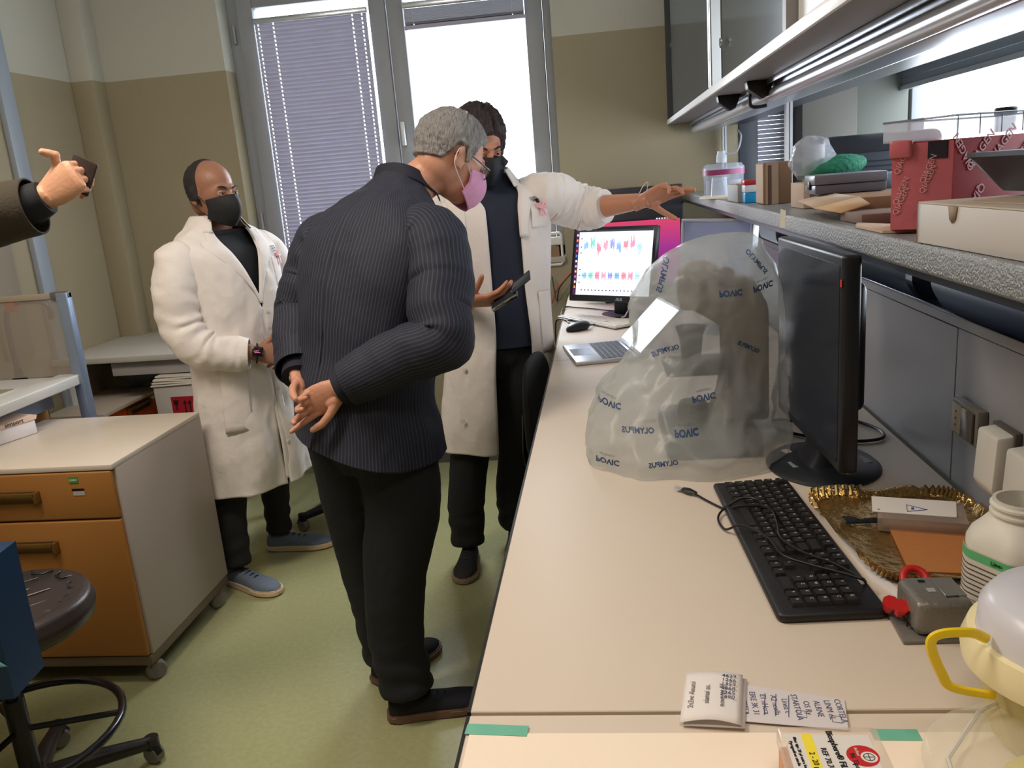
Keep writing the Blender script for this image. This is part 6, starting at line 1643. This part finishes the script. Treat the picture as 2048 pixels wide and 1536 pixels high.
# ======================== person 4: raised hand at the left edge (mostly outside the frame)
p4 = thing('person', 'person at the left edge of whom only an olive jacket sleeve and raised hand show', 'person', (0,0,0))
skin4 = skin_mat('light skin', (214,160,128))
W4 = V(-1.248,1.80,1.548); E4 = V(-1.53,1.74,1.505); Sh4 = V(-1.80,1.62,1.41)
h4 = hand(handM(W4, (.78,.05,.42), (.05,-1,.10)), 1, [(70,80,40),(75,55,30),(78,50,30),(82,55,30)], thumb=((.90,.34,.0),-30,-75), spread=.03)
def b4(mb):
    head_shapes(mb, H4)
    rings_tube(mb, [V(-1.87,1.38,1.36), V(-1.86,1.38,1.47), V(-1.84,1.39,1.56)], [.10,.062,.055], 18, up=(1,0,0))
    rings_tube(mb, [V(-1.88,1.38,.95), V(-1.88,1.38,1.2), V(-1.87,1.38,1.40)], [(.10,.14),(.11,.16),(.07,.12)], 20, up=(1,0,0))
    rings_tube(mb, [V(-1.85,1.5,1.38), Sh4, Sh4.lerp(E4,.5), E4, E4.lerp(W4,.6), W4, W4+V(.016,0,.008)], [.05,.05,.046,.043,.034,.028,.026], 16)
    rings_tube(mb, [V(-1.86,1.27,1.38), V(-1.86,1.18,1.37), V(-1.78,1.15,1.22), V(-1.64,1.19,1.10), V(-1.40,1.29,1.08), V(-1.34,1.31,1.08)], [.05,.05,.046,.042,.030,.027], 16)
H4 = headM((-1.82,1.40,1.64), .25, .05)
h4b = hand(handM((-1.345,1.315,1.08), (.90,.1,-.25), (-.2,-.6,.7)), -1, [(50,60,30)]*4)
body4, bvh4 = body_obj(p4, skin4, b4, [h4, h4b])
make_eyes(body4, H4, (40,30,24), skin4)
scalp(H4, bvh4, .012, mk2, hm3, body4, grain=(70,.003), n=(70,40), seed=8)
olv = mat('olive wool jacket', (62,54,40), .85, bump=(200,.25), var=(12,.1))
S4 = Shell((-1.88,1.38,0), 0.0, [(0,0,.80,.14,.20,0,.1),(0,0,1.0,.13,.195,0,.1),(0,0,1.2,.13,.21,0,.1),(0,0,1.33,.125,.22,0,.2),(.0,0,1.40,.10,.20,0,.4),(.0,0,1.44,.085,.14,0,.6),(0.01,0,1.475,.072,.082,0,.8)])
shell_obj(S4, 'jacket', olv, p4, 90, 60, .005, None, 31)
m = MB(); sleeve(m, [V(-1.86,1.5,1.385), Sh4+V(-.02,0,0), Sh4.lerp(E4,.5)+V(0,0,-.01), E4+V(.01,0,-.010), E4.lerp(W4,.35)+V(0,0,-.012), E4.lerp(W4,.62)+V(0,0,-.014), E4.lerp(W4,.90)+V(0,0,-.014)], [.062,.085,.080,.074,.070,.066,.062], .004, 33)
m.build('sleeve', olv, p4, solid=.004, ang=180)
MB().tube([E4.lerp(W4,.80)+V(0,0,-.010), E4.lerp(W4,.93)+V(0,0,-.006), E4.lerp(W4,1.0)+V(0,0,-.001)], [.044,.043,.038], 26).build('black_cuff', mat('black knit cuff', (26,26,30), .8), p4)
m = MB(); sleeve(m, [V(-1.86,1.27,1.385), V(-1.87,1.18,1.36), V(-1.79,1.15,1.22), V(-1.64,1.19,1.10), V(-1.42,1.28,1.08)], [.062,.082,.075,.066,.055], .004, 35)
m.build('sleeve', olv, p4, solid=.004, ang=180)
trousers(p4, ((-1.88,1.38,.86), 0.0), [([V(-1.88,1.29,.86), V(-1.87,1.29,.5), V(-1.88,1.29,.085)], [.10,.08,.06]), ([V(-1.88,1.47,.86), V(-1.87,1.47,.5), V(-1.88,1.47,.085)], [.10,.08,.06])], trs_m, seed=19)
shoe(p4, (-1.96,1.29,0), (-1.70,1.27,0), suede, brown_s); shoe(p4, (-1.96,1.47,0), (-1.70,1.49,0), suede, brown_s)
ph4 = thing('small_phone', 'small dark phone held in the raised hand at the left edge', 'phone', (-1.175, 1.83, 1.60))
MB().box(-.03,.03,-.0,.008,-.05,.03,bev=.003,rot=RY(30)).build('phone_shell', mat('phone shell', (60,50,46), .3), ph4)
# turquoise bag
tq = thing('paper_bag', 'deep turquoise paper bag with floral print hanging at the left edge before the stool', 'bag', (-1.318, 1.32, .605), math.radians(8))
tqm = mat('petrol blue paper', (12,50,88), .35, var=(5,.15))
MB().loft([rl_ for rl_ in ([(x*k, y*k, z) for x, y in ((-.14,-.055),(.14,-.055),(.14,.055),(-.14,.055))] for z, k in ((0,1.0),(.02,1.0),(.15,1.0),(.28,1.02)))]).build('bag_body', tqm, tq, ang=20)
for x in (-.05, .05): MB().tube(curve_pts([(x,-.02,.30),(x*.6,0,.41),(x*.2,.0,.47)],5), .003, 6).build('bag_handle', mat('blue cord', (20,50,90), .6), tq)
def petal(cx, cz, L, W, ang, m_, y=-.0565, x3=False):
    mb = MB(); n = 14
    pts = []
    for k in range(n+1):
        t = k/n; pts.append((t*L, W*math.sin(math.pi*t**.8)))
    for k in range(n-1, 0, -1):
        t = k/n; pts.append((t*L, -W*math.sin(math.pi*t**.8)))
    c, s = math.cos(ang), math.sin(ang)
    if x3: mb.poly([(.1405+.0, cx+a*c-b*s, cz+a*s+b*c) for a, b in pts])
    else: mb.poly([(cx+a*c-b*s, y, cz+a*s+b*c) for a, b in pts])
    return mb.build('printed_petal', m_, tq, solid=.0006)
fl = [mat('petal white', (214,206,214), .5), mat('petal aqua', (110,180,200), .5), mat('petal orange', (240,150,70), .5), mat('petal lime', (176,190,90), .5), mat('petal green', (110,180,140), .5)]
for i, (cx, cz, L, W, a, k) in enumerate(((.09,.245,.035,.009,1.9,0),(.09,.23,.035,.010,.2,0),(.095,.215,.03,.009,-.4,1),(.08,.24,.035,.009,2.9,1),(.085,.115,.065,.013,1.75,1),(.08,.11,.045,.012,2.5,2),(.085,.105,.05,.013,-.2,3),(.09,.09,.055,.010,-.35,1),(.08,.08,.045,.012,-.9,4),(.07,.09,.05,.014,-2.2,3),(.075,.10,.05,.012,3.0,2),(.10,.12,.04,.004,1.1,2),(-.06,.2,.06,.014,.8,0),(-.06,.2,.06,.014,2.4,2),(-.06,.2,.06,.014,4.0,3),(-.06,.2,.05,.012,5.4,1))): petal(cx, cz, L, W, a, fl[k])
